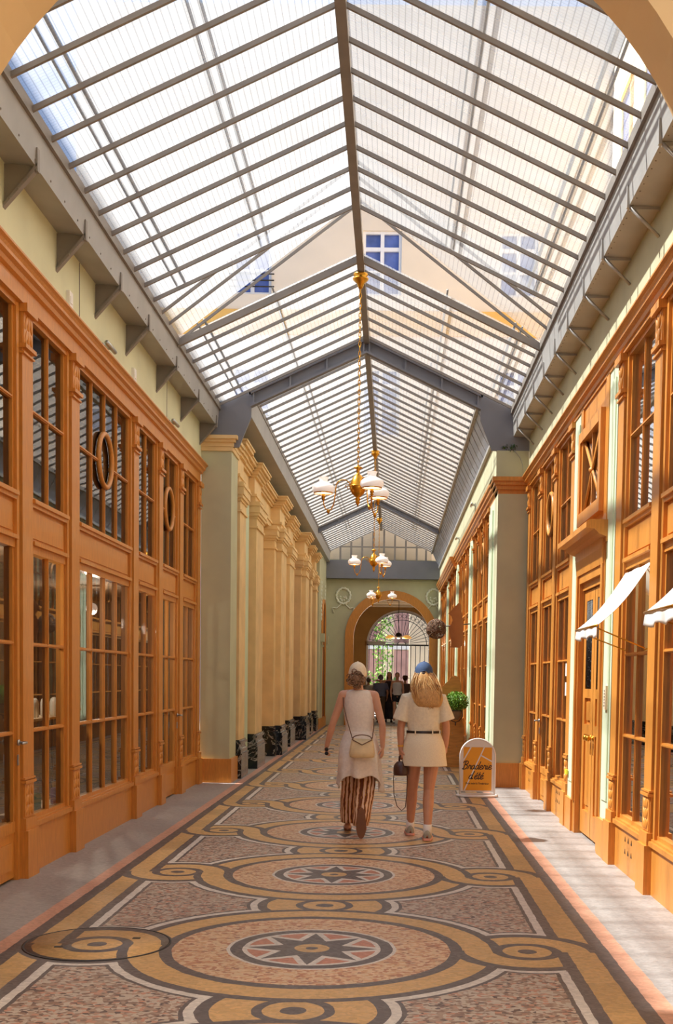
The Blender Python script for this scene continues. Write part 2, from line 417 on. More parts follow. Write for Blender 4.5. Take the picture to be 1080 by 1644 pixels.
# ------------------------------------------------------------------ shopfronts
def Pbox(b, s, d0, d1, y0, y1, z0, z1, xw=XW): b.box(s*(xw-d0), s*(xw-d1), y0, y1, z0, z1)
WN = [0]; DN = [0]; TN = [0]
Z_GL0, Z_T1, Z_T2, Z_GL1, Z_P0, Z_P1, Z_U0, Z_UM, Z_U1 = .42, 1.10, 1.77, 2.47, 2.56, 2.82, 2.90, 3.56, 4.22
def bay(s, y0, y1, cols, label, door=False, oval=False, xw=XW, vent=None, detail=True, dz=0):
    if door: DN[0] += 1; nm = 'door_%d' % DN[0]
    else: WN[0] += 1; nm = 'window_%d' % WN[0]
    root = thing(nm, (s*(xw+.05), (y0+y1)/2, 0), label, 'door' if door else 'shop window', None, 'structure')
    b = MB()
    if not door:
        Pbox(b, s, -.12, -.025, y0, y1, 0, .36, xw); b.build('base_panel', 'wood', root)
        b = MB(); Pbox(b, s, -.12, -.0, y0, y1, .36, .395, xw); Pbox(b, s, -.12, -.02, y0, y1, .395, .41, xw); b.build('sill', 'wood', root)
    else:
        Pbox(b, s, -.12, -.06, y0+.05, y1-.05, .02, .36, xw); Pbox(b, s, -.06, -.045, y0+.14, y1-.14, .09, .29, xw)
        Pbox(b, s, -.12, -.05, y0+.05, y1-.05, .36, .40, xw)
        b.build('kick_panel', 'wood', root)
    # frame with stepped inner moulding
    b = MB(); z1 = Z_U1+.06
    zb = .40 if not door else 0
    for (a, c) in ((y0, y0+.055), (y1-.055, y1)):
        Pbox(b, s, -.12, -.03, a, c, zb, z1, xw)
    for (a, c) in ((y0+.055, y0+.085), (y1-.085, y1-.055)):
        Pbox(b, s, -.12, -.055, a, c, .40, Z_GL1, xw); Pbox(b, s, -.12, -.055, a, c, Z_U0, Z_U1, xw)
    for (a, c, d) in ((.40, Z_GL0+.02, -.05), (Z_GL1, Z_P0-.03, -.045), (Z_P0-.03, Z_P0, -.015), (Z_P1, Z_P1+.03, -.03), (Z_P1+.03, Z_U0-.02, -.01), (Z_U0-.02, Z_U0, -.05), (Z_U1, z1, -.035)):
        Pbox(b, s, -.12, d, y0+.05, y1-.05, a, c, xw)
    b.build('window_frame', 'wood', root)
    b = MB(); Pbox(b, s, -.11, -.06, y0+.05, y1-.05, Z_P0, Z_P1, xw); Pbox(b, s, -.06, -.05, y0+.10, y1-.10, Z_P0+.03, Z_P1-.03, xw)
    b.build('fascia_panel', 'wood', root)
    ya, yb = y0+.085, y1-.085
    b = MB()
    for k in range(1, cols):
        yc = ya+(yb-ya)*k/cols
        mid = oval and abs(yc-(ya+yb)/2) < .01
        for d0, d1, hw in ((-.10, -.06, .013), (-.06, -.052, .006)):
            Pbox(b, s, d0, d1, yc-hw, yc+hw, .42, Z_GL1, xw)
            for q0, q1 in (((Z_U0, Z_UM-.20), (Z_UM+.28, Z_U1)) if mid else ((Z_U0, Z_U1),)): Pbox(b, s, d0, d1, yc-hw, yc+hw, q0, q1, xw)
    for z in (Z_T1, Z_T2, Z_UM):
        ym = (ya+yb)/2
        for q0, q1 in (((ya, ym-.24), (ym+.24, yb)) if (oval and z == Z_UM) else ((ya, yb),)):
            Pbox(b, s, -.10, -.058, q0, q1, z-.014, z+.014, xw); Pbox(b, s, -.058, -.048, q0, q1, z-.006, z+.006, xw)
    b.build('muntins', 'wood', root)
    if oval:
        yc = (ya+yb)/2; pts = [(s*(xw+.052), yc+.25*math.cos(2*PI*k/36), Z_UM+.04+.25*math.sin(2*PI*k/36)) for k in range(36)]
        MB().tube(pts, .026, 8, closed=True).build('oval_ring', 'wood', root)
    for (a, c) in ((.42, Z_GL1), (Z_U0, Z_U1)):
        xg = s*(xw+.08)
        MB().quad((xg, ya, a), (xg, yb, a), (xg, yb, c), (xg, ya, c)).build('glass_pane', 'window_glass', root)
    if vent == 'holes':
        b = MB(); yc = (y0+y1)/2
        for i in range(3):
            for j in range(2):
                a = yc-.12+.12*i; z = .16+.1*j; x = s*(xw+.0245)
                b.prism([(x, a-.02, z), (x, a+.02, z), (x, a, z+.04)], (-s*.002, 0, 0))
        b.build('vent_holes', 'black_metal', root)
    if vent == 'grille':
        b = MB(); yc = (y0+y1)/2-.1
        Pbox(b, s, -.045, -.035, yc-.12, yc+.12, .15, .27, xw)
        for k in range(6): Pbox(b, s, -.035, -.03, yc-.12, yc+.12, .155+.02*k, .165+.02*k, xw)
        b.build('vent_grille', 'steel', root)
    if door:
        yc = y1-.05 if s < 0 else y1-.06
        b = MB(); x = s*(xw+.0)
        b.lathe([(.022, 0), (.022, .012)], (s*(xw+.03), yc, 1.03), 12, axis=(-s, 0, 0))
        b.tube([(s*(xw+.03), yc, 1.03), (s*(xw-.035), yc, 1.03), (s*(xw-.04), yc-.11, 1.03)], .010, 8)
        b.box(s*(xw+.032), s*(xw+.025), yc-.012, yc+.012, .86, .94)
        b.build('door_handle', 'steel', root)
    return root
def carve(b, s, y0, y1, z0, z1, xw, d):
    """acanthus-like relief"""
    w = y1-y0; nrow = max(2, int((z1-z0)/.07))
    for i in range(nrow):
        z = z0+(z1-z0)*(i+.5)/nrow
        for j in (-1, 0, 1):
            r = Matrix.Rotation(-j*.5*s*1.0, 3, 'X')
            b.ball((s*(xw-d), (y0+y1)/2+j*w*.27, z), (.012, w*.12, (z1-z0)/nrow*.62), 8, 6, rot=r)
def pilaster(s, y0, y1, label, xw=XW, top=4.26, carved=True):
    TN[0] += 1
    root = thing('trim_%d' % TN[0], (s*xw, (y0+y1)/2, 0), label, 'pilaster', None, 'structure')
    b = MB(); Pbox(b, s, -.12, .03, y0, y1, 0, .36, xw); Pbox(b, s, -.12, .012, y0+.01, y1-.01, .36, .45, xw); b.build('plinth', 'wood', root)
    b = MB(); Pbox(b, s, -.12, -.012, y0+.02, y1-.02, .45, top-.02, xw)
    for z, h, d in ((.715, .022, .012), (.745, .014, .004), (3.94, .03, .02), (3.90, .014, .006), (top-.06, .06, .03)):
        Pbox(b, s, -.12, d, y0+.008, y1-.008, z, z+h, xw)
    b.build('shaft', 'wood', root)
    if carved:
        b = MB(); Pbox(b, s, -.10, -.004, y0+.03, y1-.03, .46, .71, xw); carve(b, s, y0+.04, y1-.04, .47, .70, xw, -.006); b.build('carved_foot', 'wood', root)
        b = MB(); Pbox(b, s, -.10, -.004, y0+.03, y1-.03, 3.97, top-.06, xw); carve(b, s, y0+.04, y1-.04, 3.98, top-.07, xw, -.004); b.build('carved_bracket', 'wood', root)
    return root
def entablature(s, y0, y1, top, label, xw=XW, name=None):
    TN[0] += 1; z = top
    prof = [(-.12, 4.26), (-.0, 4.26), (-.0, 4.285), (-.02, 4.29), (-.02, z-.13), (.01, z-.12), (.02, z-.09), (.05, z-.075), (.05, z-.05), (.065, z-.03), (.085, z-.015), (.085, z), (-.12, z)]
    b = MB().prism([(s*(xw-d), y0, zz) for d, zz in prof], (0, y1-y0, 0))
    return S(b.build('trim_%d' % TN[0], 'wood', recalc=True), label, 'cornice')

LP = [(6.85, 7.12), (8.49, 8.76), (9.79, 10.06), (12.13, 12.40), (13.45, 13.71), (14.76, 15.03), (16.10, 16.36)]
ordl = ['first, nearest the arch', 'second', 'third', 'fourth', 'fifth', 'sixth', 'last, against the green block']
for (a, c), w in zip(LP, ordl): pilaster(-1, a, c, 'carved orange wooden pilaster of the left shopfront, %s' % w)
bay(-1, 5.52, 6.85, 2, 'left shop window beside the near arch', detail=False)
bay(-1, 7.12, 8.49, 2, 'nearest glazed shop door on the left with steel handle', door=True, oval=True)
bay(-1, 8.76, 9.79, 2, 'two-pane left shop window with bottles behind it')
bay(-1, 10.06, 12.13, 4, 'widest left shop window with an oval ring in its upper light', oval=True)
bay(-1, 12.40, 13.45, 2, 'narrow two-pane left shop window just beyond the widest one')
bay(-1, 13.71, 14.76, 2, 'farther glazed shop door on the left with an oval ring above', door=True, oval=True)
bay(-1, 15.03, 16.10, 2, 'last left shop window next to the green block')
entablature(-1, 5.5, 16.36, 4.53, 'long orange wooden cornice above the left shopfronts')
RP = [(6.85, 7.12), (8.23, 8.50), (9.58, 9.85), (12.13, 12.40), (13.45, 13.71), (14.76, 15.03), (16.08, 16.34)]
for (a, c), w in zip(RP, ordl): pilaster(1, a, c, 'carved orange wooden pilaster of the right shopfront, %s' % w)
bay(1, 5.52, 6.85, 2, 'right shop window beside the near arch')
bay(1, 7.12, 8.23, 2, 'nearest glazed shop door on the right, under the nearer awning', vent='grille')
bay(1, 8.50, 9.58, 2, 'right shop window with triangular vent holes under the farther awning', vent='holes')
bay(1, 12.40, 13.45, 2, 'right shop window beside the panelled door, two notices in it', vent='holes')
bay(1, 13.71, 14.76, 2, 'farther glazed shop door on the right with a round ring above', door=True, oval=True)
bay(1, 15.03, 16.08, 2, 'last near right shop window next to the block', vent='holes')
entablature(1, 5.5, 16.34, 4.42, 'long orange wooden cornice above the right shopfronts')
# door set between green strips on the right
for k, (a, c) in enumerate(((9.85, 10.22), (11.72, 12.13))):
    TN[0] += 1; r = thing('trim_%d' % TN[0], (2.33, (a+c)/2, 0), 'pale green wall strip on the %s side of the panelled door' % ('near', 'far')[k], 'wall strip', None, 'structure')
    b = MB(); Pbox(b, 1, -.12, -.01, a, c, .33, 4.27); Pbox(b, 1, -.01, .0, a+.06, c-.06, .5, 4.15); b.build('green_strip', 'pilaster_green', r)
    b = MB(); Pbox(b, 1, -.12, .02, a, c, 0, .33); b.build('strip_plinth', 'wood', r)
DN[0] += 1
dr = thing('door_%d' % DN[0], (2.36, 10.97, 0), 'tall panelled wooden double door with iron grilles, right side', 'door', None, 'structure')
b = MB()
for (a, c) in ((10.22, 10.36), (11.58, 11.72)):
    Pbox(b, 1, -.12, .0, a, c, .0, 4.27); Pbox(b, 1, 0, .02, a+.03, c-.03, .33, 2.6)
Pbox(b, 1, -.12, -.015, 10.36, 11.58, 2.62, 4.27); Pbox(b, 1, -.12, .0, 10.36, 11.58, 2.52, 2.60)
Pbox(b, 1, -.12, -.035, 10.36, 11.58, 2.45, 2.52)
b.build('door_surround', 'wood', dr)
b = MB().prism([(2.33-d, 10.12, z) for d, z in ((-.0, 2.78), (.03, 2.78), (.03, 2.82), (.10, 2.85), (.14, 2.89), (.21, 2.90), (.21, 2.95), (.18, 2.97), (0, 2.97))], (0, 1.72, 0))
b.prism([(2.33-d, 10.24, z) for d, z in ((0, 2.60), (.035, 2.60), (.05, 2.74), (.05, 2.83), (0, 2.83))], (0, 1.46, 0))
b.build('door_hood', 'wood', dr)
for k, (a, c) in enumerate(((10.38, 10.96), (10.98, 11.56))):
    b = MB(); Pbox(b, 1, -.11, -.055, a, a+.12, .03, 2.44); Pbox(b, 1, -.11, -.055, c-.12, c, .03, 2.44)
    for z0, z1 in ((.03, .26), (1.02, 1.12), (1.38, 1.47), (2.34, 2.44)): Pbox(b, 1, -.11, -.055, a+.12, c-.12, z0, z1)
    Pbox(b, 1, -.11, -.08, a+.12, c-.12, .26, 1.38)
    Pbox(b, 1, -.08, -.065, a+.17, c-.17, .32, .96); Pbox(b, 1, -.08, -.065, a+.17, c-.17, 1.16, 1.34)
    lf = b.build('door_leaf', 'wood', dr)
    b = MB(); yc = (a+c)/2
    for i in range(5):
        y = a+.15+(c-a-.30)*i/4; b.tube([(2.375, y, 1.47), (2.375, y, 2.34)], .010, 6)
    for i in range(9):
        z = 1.53+i*.094
        b.tube([(2.375, yc+.11*math.cos(2*PI*q/12), z+.04*math.sin(2*PI*q/12)) for q in range(12)], .006, 5, closed=True)
    b.build('iron_grille', 'black_metal', lf)
    MB().quad((2.40, a+.12, 1.47), (2.40, c-.12, 1.47), (2.40, c-.12, 2.34), (2.40, a+.12, 2.34)).build('glass_pane', 'window_glass', lf)
    b = MB(); hy = a+.07 if k == 0 else c-.07
    hy = (c-.06, a+.06)[k]
    b.lathe([(.03, 0), (.03, .008), (.012, .012), (.012, .03), (.028, .045), (.03, .06), (.015, .075)], (2.365, hy, 1.0), 14, axis=(-1, 0, 0))
    b.box(2.362, 2.368, hy-.02, hy+.02, .84, .95)
    b.build('door_knob', 'brass', lf)
# oculus casement over the hood
WN[0] += 1
oc = thing('window_%d' % WN[0], (2.33, 10.97, 3.1), 'small framed window with crossing diagonal bars above the door hood', 'window', None, 'structure')
b = MB(); Pbox(b, 1, -.02, .045, 10.36, 10.46, 3.08, 4.0); Pbox(b, 1, -.02, .045, 11.48, 11.58, 3.08, 4.0)
Pbox(b, 1, -.02, .045, 10.46, 11.48, 3.08, 3.20); Pbox(b, 1, -.02, .045, 10.46, 11.48, 3.90, 4.0)
Pbox(b, 1, -.02, .025, 10.46, 10.52, 3.20, 3.90); Pbox(b, 1, -.02, .025, 11.42, 11.48, 3.20, 3.90)
b.build('window_frame', 'wood', oc)
b = MB()
for sgn in (1, -1):
    p0 = Vector((2.31, 10.52, 3.55-sgn*.35)); p1 = Vector((2.31, 11.42, 3.55+sgn*.35))
    b.tube([p0, p1], .018, 4)
b.box(2.30, 2.325, 10.955, 10.985, 3.2, 3.9)
b.ball((2.30, 10.97, 3.55), .03)
b.build('diagonal_bars', 'wood', oc)
MB().quad((2.322, 10.5, 3.2), (2.322, 11.44, 3.2), (2.322, 11.44, 3.9), (2.322, 10.5, 3.9)).build('glass_pane', 'window_glass', oc)

# ------------------------------------------------------------------ blocks where the hall narrows
XF = 1.90
b = MB(); b.box(-2.33, -XF, 16.40, 17.05, .35, 4.74)
S(b.build('wall_left', 'wall_green'), 'olive green projecting block on the left where the hall narrows', 'wall')
b = MB(); b.box(-2.33, -XF+.03, 16.38, 17.07, 0, .35)
S(b.build('baseboard_left', 'wood'), 'orange wooden baseboard of the left green block', 'baseboard')
b = MB(); b.box(XF, 2.33, 16.40, 16.9, .35, 4.19); b.box(XF-.03, 2.33, 16.42, 16.9, 4.42, 4.80)
S(b.build('wall_right', 'wall_green'), 'olive green projecting block on the right where the hall narrows', 'wall')
b = MB(); b.box(XF-.02, 2.33, 16.37, 16.9, 0, .35)
S(b.build('baseboard_right', 'wood'), 'orange wooden baseboard of the right green block', 'baseboard')
b = MB()
for d, z0, z1 in ((.0, 4.19, 4.25), (.03, 4.25, 4.31), (.06, 4.31, 4.36), (.085, 4.36, 4.42)):
    b.box(XF-d, 2.33, 16.40-d, 16.9, z0, z1)
S(b.build('trim_60', 'wood'), 'orange cornice returning across the right green block', 'cornice')

# ------------------------------------------------------------------ far right shopfronts
XR = 1.90
yy = 16.95; grp = 0
names = ['nearest', 'second', 'third', 'farthest']
while yy < 34 and grp < 4:
    TN[0] += 1; w = .75 if grp else .75
    r = thing('trim_%d' % TN[0], (XR, yy+w/2, 0), 'pale green pilaster of the far right shopfronts, %s' % names[grp], 'pilaster', None, 'structure')
    b = MB(); Pbox(b, 1, -.12, .0, yy-.05, yy+w, .33, 4.19, XR); Pbox(b, 1, 0, .02, yy+.1, yy+w-.1, .5, 4.05, XR); b.build('green_strip', 'pilaster_green', r)
    b = MB(); Pbox(b, 1, -.12, .04, yy-.05, yy+w, 0, .33, XR); b.build('strip_plinth', 'wood', r)
    yy += w
    for k in range(3):
        y0 = yy; pilaster(1, y0, y0+.2, 'slim orange pilaster in the %s far right shopfront, %s' % (names[grp], ('near end', 'before its middle window', 'after its middle window')[k]), xw=XR, top=4.19, carved=grp < 2)
        bay(1, y0+.2, y0+1.2, 2, '%s light of the %s far right shopfront' % (('near', 'middle', 'far')[k], names[grp]), xw=XR, oval=(k == 1))
        yy += 1.2
    pilaster(1, yy, yy+.2, 'slim orange pilaster closing the %s far right shopfront' % names[grp], xw=XR, top=4.19, carved=False)
    yy += .2; grp += 1
YRE = yy
b = MB(); prof = [(-.12, 4.19), (0, 4.19), (0, 4.25), (.03, 4.26), (.03, 4.31), (.06, 4.32), (.06, 4.36), (.085, 4.38), (.085, 4.42), (-.12, 4.42)]
b.prism([(XR-d, 16.5, z) for d, z in prof], (0, 10.5, 0)); b.prism([(XR-.08-d, 27.0, z) for d, z in prof], (0, YRE-27.0, 0))
S(b.build('trim_61', 'wood', recalc=True), 'orange cornice running above the far right shopfronts', 'cornice')
S(MB().box(XR, XR+.1, 16.9, 37, 4.40, 5.14).build('wall_right', 'wall_green'), 'pale green wall above the far right shopfronts', 'wall')
S(MB().box(XR-.03, XR+.12, YRE, 37.0, 0, 4.45).build('wall_right', 'wall_green'), 'plain green wall at the end of the far right side', 'wall')

# ------------------------------------------------------------------ left colonnade
XB = -2.06
b = MB(); b.box(-2.4, XB-.02, 17.05, 33.6, 0, 4.43)
S(b.build('wall_left', 'plaster_tan'), 'tan back wall behind the left colonnade', 'wall')
b = MB(); b.box(XB-.05, -1.96, 17.95, 18.9, 0, 4.43)
S(b.build('wall_left', 'pilaster_green'), 'pale green recess between the first two left columns', 'wall')
def pier(y0, y1, xf, k, word, wings=0):
    r = thing('trim_%d' % (70+k), ((xf+XB)/2, (y0+y1)/2, 0), word, 'column', None, 'structure')
    def st(b, z0, z1, e):
        b.box(XB-.1, xf+e, y0-e, y1+e, z0, z1)
        if wings: b.box(XB-.1, xf-.10+e, y0-wings-e, y0-e, z0, z1)
    b = MB(); st(b, .58, 4.0, 0); b.build('shaft', 'plaster_tan', r)
    b = MB()
    for z0, z1, e in ((4.0, 4.03, .025), (4.03, 4.16, .004), (4.16, 4.20, .02), (4.20, 4.25, .045), (4.25, 4.36, .06), (4.36, 4.38, .075), (4.38, 4.43, .06)): st(b, z0, z1, e)
    b.build('capital', 'plaster_tan', r)
    b = MB()
    for z0, z1, e in ((0, .36, .055), (.36, .38, .065), (.38, .44, .045), (.44, .47, .02), (.47, .52, .012), (.52, .555, .04), (.555, .58, .02)): st(b, z0, z1, e)
    b.build('marble_base', 'black_marble', r)
PIERS = [(17.16, 17.85, -1.875), (19.05, 20.05, -1.855), (22.45, 23.5, -1.77), (25.15, 26.3, -1.85), (28.0, 29.0, -1.715), (30.7, 31.35, -1.79), (32.5, 33.2, -1.77)]
PW = ['tan pilaster with black marble base against the left green block', 'tan square column with marble base, first free one on the left', 'broad tan double column with marble base, third on the left',
      'tan column with marble base just beyond the broad double one', 'tan double column with marble base, fifth on the left', 'narrow tan column with marble base, second from the far end', 'last tan column with marble base before the green end wall']
for k, (p, w) in enumerate(zip(PIERS, PW)): pier(p[0], p[1], p[2], k, w, wings=(0, 0, .38, 0, .22, 0, 0)[k])
# entablature with breaks over the columns
b = MB()
def ent(y0, y1, xf):
    for z0, z1, d in ((4.43, 4.52, 0), (4.52, 4.56, .02), (4.56, 4.84, -.02), (4.84, 4.88, .02), (4.88, 4.93, .05), (4.93, 4.97, .08), (4.97, 5.02, .12), (5.02, 5.05, .14)):
        b.box(-2.4, xf+d, y0-(d if xf > -1.95 else 0), y1+(d if xf > -1.95 else 0), z0, z1)
ent(17.05, 33.4, -1.97)
for p in PIERS: ent(p[0], p[1], p[2]-.02)
S(b.build('trim_80', 'plaster_tan'), 'heavy tan entablature breaking forward over the left columns', 'entablature')
b = MB()
for z0, z1, d in ((4.74, 4.80, .02), (4.80, 4.86, .03), (4.86, 4.90, .06), (4.90, 4.95, .09)):
    b.box(-2.33-.02, -XF+d, 16.40-d, 17.07+d, z0, z1)
S(b.build('trim_81', 'plaster_tan'), 'tan moulded cornice capping the left green block', 'cornice')
# windows between the columns
for k, (a, c) in enumerate(((26.45, 27.65), (29.15, 30.6), (31.5, 32.4))):
    bay(-1, a, c, 2, 'wooden window in the colonnade wall, %s' % ('beyond the fourth column', 'beyond the fifth column', 'beside the last column')[k], xw=-XB-.10)
# green wall to the end
b = MB(); b.box(-2.4, -1.74, 33.5, 37, .32, 5.3)
S(b.build('wall_left', 'wall_green'), 'green wall between the last left column and the end wall', 'wall')
S(MB().box(-2.4, -1.71, 33.5, 37, 0, .32).build('baseboard_left', 'wood'), 'orange baseboard below the far left green wall', 'baseboard')
WN[0] += 1
aw = thing('window_%d' % WN[0], (-1.74, 35.3, 0), 'tall narrow arched wooden opening in the far left green wall', 'window', None, 'structure')
b = MB(); n = 16; pts = [(-1.72, 34.6, .3), (-1.72, 34.6, 3.2)]+[(-1.72, 35.3-.7*math.cos(PI*i/n), 3.2+.7*math.sin(PI*i/n)) for i in range(1, n)]+[(-1.72, 36.0, 3.2), (-1.72, 36.0, .3)]
b.tube(pts, .05, 6); b.build('arch_frame', 'wood', aw)
b = MB(); b.prism([(-1.735, p[1], p[2]) for p in pts], (.012, 0, 0)); b.build('dark_panel', 'wood_dark', aw)
for yq, w in ((34.3, 'near'), (36.3, 'far')):
    TN[0] += 1; rr = thing('trim_%d' % TN[0], (-1.68, yq, 0), 'slim green pilaster on the %s side of the arched opening' % w, 'pilaster', None, 'structure')
    MB().box(-1.74, -1.68, yq-.1, yq+.1, .32, 2.6).build('shaft', 'wall_green', rr)
    MB().box(-1.74, -1.64, yq-.14, yq+.14, 2.45, 2.5).box(-1.74, -1.62, yq-.16, yq+.16, 2.6, 2.85).build('capital', 'wall_green', rr)

# ------------------------------------------------------------------ end wall with arch, passage, gate
YE = 37.0
S(arch_wall(-2.4, 2.4, 5.35, .38, 1.27, 2.86, YE, YE+.5, 'wall_far', 'wall_green', n=40), 'green end wall with a large round archway', 'wall')
def archivolt(cx, zs, r0, r1, y0, y1, name, m, zb=0, n=40):
    vs = []; fs = []
    prof = [(-1, zb)]+[(i, None) for i in range(n+1)]+[(1, zb)]
    P0 = []; P1 = []
    P0.append((cx-r0, zb)); P1.append((cx-r1, zb))
    for i in range(n+1):
        a = PI*i/n; P0.append((cx-r0*math.cos(a), zs+r0*math.sin(a))); P1.append((cx-r1*math.cos(a), zs+r1*math.sin(a)))
    P0.append((cx+r0, zb)); P1.append((cx+r1, zb))
    N = len(P0)
    for p, q in zip(P0, P1): vs += [(p[0], y0, p[1]), (q[0], y0, q[1]), (p[0], y1, p[1]), (q[0], y1, q[1])]
    for i in range(N-1):
        k = 4*i; fs += [(k, k+4, k+5, k+1), (k+2, k+3, k+7, k+6), (k, k+2, k+6, k+4), (k+1, k+5, k+7, k+3)]
    return MB().add(vs, fs).build(name, m, recalc=True)
S(archivolt(.38, 2.86, 1.22, 1.50, YE-.08, YE+.02, 'trim_62', 'wood'), 'orange wooden surround of the far archway', 'arch surround')
b = MB(); b.box(-1.75, 1.95, YE-.03, YE, 4.62, 4.68)
S(b.build('trim_63', 'wall_green'), 'thin green moulding across the end wall above the arch', 'moulding')
b = MB(); b.box(-2.2, 2.3, YE-.25, YE+.5, 4.72, 5.30); b.box(-2.2, 2.3, YE-.29, YE-.25, 4.72, 4.76)
S(b.build('trim_64', 'grey_panel'), 'grey painted beam above the end wall', 'beam')
# passage behind
S(MB().box(-1.75, -1.6, YE+.5, 46, 0, 4.6).build('wall_left', 'plaster_ochre'), 'tan left wall of the covered passage behind the far arch', 'wall')
S(MB().box(2.7, 2.85, YE+.5, 46, 0, 4.6).build('wall_right', 'plaster_ochre'), 'tan right wall of the covered passage behind the far arch', 'wall')
S(MB().box(-1.75, 2.85, YE+.5, 46.3, 4.5, 4.6).build('ceiling', 'wood_dark'), 'brown ceiling of the covered passage behind the far arch', 'ceiling')
for k in range(5):
    y = 38.4+1.7*k
    S(MB().box(-1.6, 2.7, y, y+.22, 4.36, 4.5).build('trim_%d' % (90+k), 'stone_cream'), 'cream ceiling beam of the far passage, %s from the arch' % ('first', 'second', 'third', 'fourth', 'fifth')[k], 'beam')
S(arch_wall(-1.75, 2.85, 4.6, .78, 1.38, 2.85, 46.0, 46.3, 'wall_far', 'plaster_ochre'), 'tan wall at the end of the passage around the iron gate', 'wall')
S(archivolt(.78, 2.85, 1.34, 1.42, 45.95, 46.02, 'trim_65', 'white_paint'), 'white rim of the gate arch', 'arch surround')
S(MB().box(-6, 8, 37.3, 75, -.12, -.001).build('floor', 'pavement'), 'grey paving of the passage and the street beyond the gate', 'ground')
# dark passage window
WN[0] += 1
pw = thing('window_%d' % WN[0], (-1.58, 41.5, 0), 'dark barred window in the left wall of the far passage', 'window', None, 'structure')
MB().box(-1.61, -1.58, 39.9, 43.2, .3, 3.3).build('dark_panel', 'black_metal', pw)
b = MB()
for k in range(5): b.box(-1.58, -1.55, 39.9+.8*k, 39.96+.8*k, .3, 3.3)
b.box(-1.58, -1.55, 39.9, 43.2, 2.3, 2.36); b.build('white_bars', 'white_paint', pw)
# ------------------------------------------------------------------ glass roof
HW, ZE, ZR = 2.08, 5.38, 6.36
def zroof(x, hw=HW, ze=ZE, zr=ZR): return zr-(zr-ze)*abs(x)/hw
HF = 1.63; ZF = zroof(HF)
roof = thing('ceiling', (0, 5.5, 5.2), 'pitched glass and iron roof over the gallery', 'glass roof', None, 'structure')
def slope(s, y0, y1, hw, ze, zr, name='wired_glass_sheet'):
    o = .03
    MB().quad((0, y0, zr+o), (s*hw, y0, ze+o), (s*hw, y1, ze+o), (0, y1, zr+o)).build(name, 'wired_glass', roof)
YA, YL0, YL1, YT, YG = 5.55, 12.02, 13.27, 16.42, 36.9
for s in (-1, 1):
    slope(s, YA, YL0, HW, ZE, ZR); slope(s, YL1, YT, HW, ZE, ZR); slope(s, YT, YG, HF, ZF, ZR)
    slope(s, YL0, YL1, HW, ZE, 6.97, 'raised_glass_sheet')
def rafter(s, y, hw, ze, zr, w=.024, h=.038, name='rafter', par=None, x0=0.0):
    z0 = zr-(zr-ze)*x0/hw
    b = MB(); p0 = Vector((s*x0, y-w/2, z0)); p1 = Vector((s*hw, y-w/2, ze))
    b.prism([p0, p1, p1+Vector((0, 0, -h)), p0+Vector((0, 0, -h))], (0, w, 0))
    if par is None: return b
    return b.build(name, 'grey_dark_metal', par)
ys = [YA+.10+.432*k for k in range(15)]
near = [7.5-.432*k for k in range(4, -1, -1)]+[7.94+.435*k for k in range(10)]
near = [y for y in near if y < 12.1]
for y in near:
    for s in (-1, 1): rafter(s, y, HW, ZE, ZR, par=roof)
for y in (13.27, 13.70, 14.14, 14.58, 15.02, 15.46, 15.9, 16.3):
    for s in (-1, 1): rafter(s, y, HW, ZE, ZR, w=.05 if y == 13.27 else .024, h=.08 if y == 13.27 else .038, par=roof)
for y in (12.28, 12.66, 13.27):
    for s in (-1, 1): rafter(s, y, HW, ZE, 6.97, w=.022, h=.035, name='raised_rafter', par=roof)
far = [16.85+.44*k for k in range(46)]
for i, y in enumerate(far[:24]):
    for s in (-1, 1): rafter(s, y, HF, ZF, ZR, par=roof)
b = MB()
for y in far[24:]:
    for s in (-1, 1):
        q = rafter(s, y, HF, ZF, ZR); b.add(q.v, q.f)
tag(b.build('rafter', 'grey_dark_metal', roof), kind='stuff')
MB().box(-.04, .04, YA, YG, ZR-.10, ZR+.02).build('ridge_beam', 'grey_dark_metal', roof)
for s in (-1, 1):
    MB().box(s*(HW-.02), s*(HW+.03), YA, YT, ZE-.06, ZE+.03).build('eaves_rail', 'grey_dark_metal', roof)
    MB().box(s*(HF-.02), s*(HF+.03), YT, YG, ZF-.05, ZF+.03).build('eaves_rail', 'grey_dark_metal', roof)
    for x, r in ((.92, .012), (1.0, .012), (1.78, .016), (1.86, .012)):
        MB().tube([(s*x, YA, zroof(x)+.09), (s*x, YL0, zroof(x)+.09)], r, 6).build('outer_cleaning_rail', 'grey_metal', roof)
        if x > .95: MB().tube([(s*x, YL1, zroof(x)+.09), (s*x, YT, zroof(x)+.09)], r, 6).build('outer_cleaning_rail', 'grey_metal', roof)
        if x in (.92, 1.0): MB().tube([(s*x, YT, zroof(x)+.09), (s*x, 34, zroof(x)+.09)], r, 6).build('outer_cleaning_rail', 'grey_metal', roof)
# trusses
def truss(y, hw, depth, label, k, st=3):
    r = thing('trim_%d' % k, (0, y, 5.2), label, 'roof beam', None, 'structure')
    for s in (-1, 1):
        b = MB(); dz = (ZR-ZE)/HW
        def strip(x0, x1, t0, t1, y0, y1):
            a = [(s*x0, y0, zroof(x0)-t0), (s*x1, y0, zroof(x1)-t0), (s*x1, y0, zroof(x1)-t1), (s*x0, y0, zroof(x0)-t1)]
            b.prism(a, (0, y1-y0, 0))
        strip(0, hw, .03, depth, y-.01, y+.01); strip(0, hw, .02, .055, y-.06, y+.06); strip(0, hw, depth-.03, depth, y-.06, y+.06)
        for i in range(st+1):
            x = .04+(hw-.08)*i/st; strip(x-.012, x+.012, .05, depth-.02, y-.05, y+.05)
        b.build('beam_web', 'grey_panel', r)
    return r
truss(16.42, HF, .23, 'grey riveted roof beam where the hall narrows', 95)
truss(31.0, HF, .17, 'slender dark roof beam toward the far end', 96)
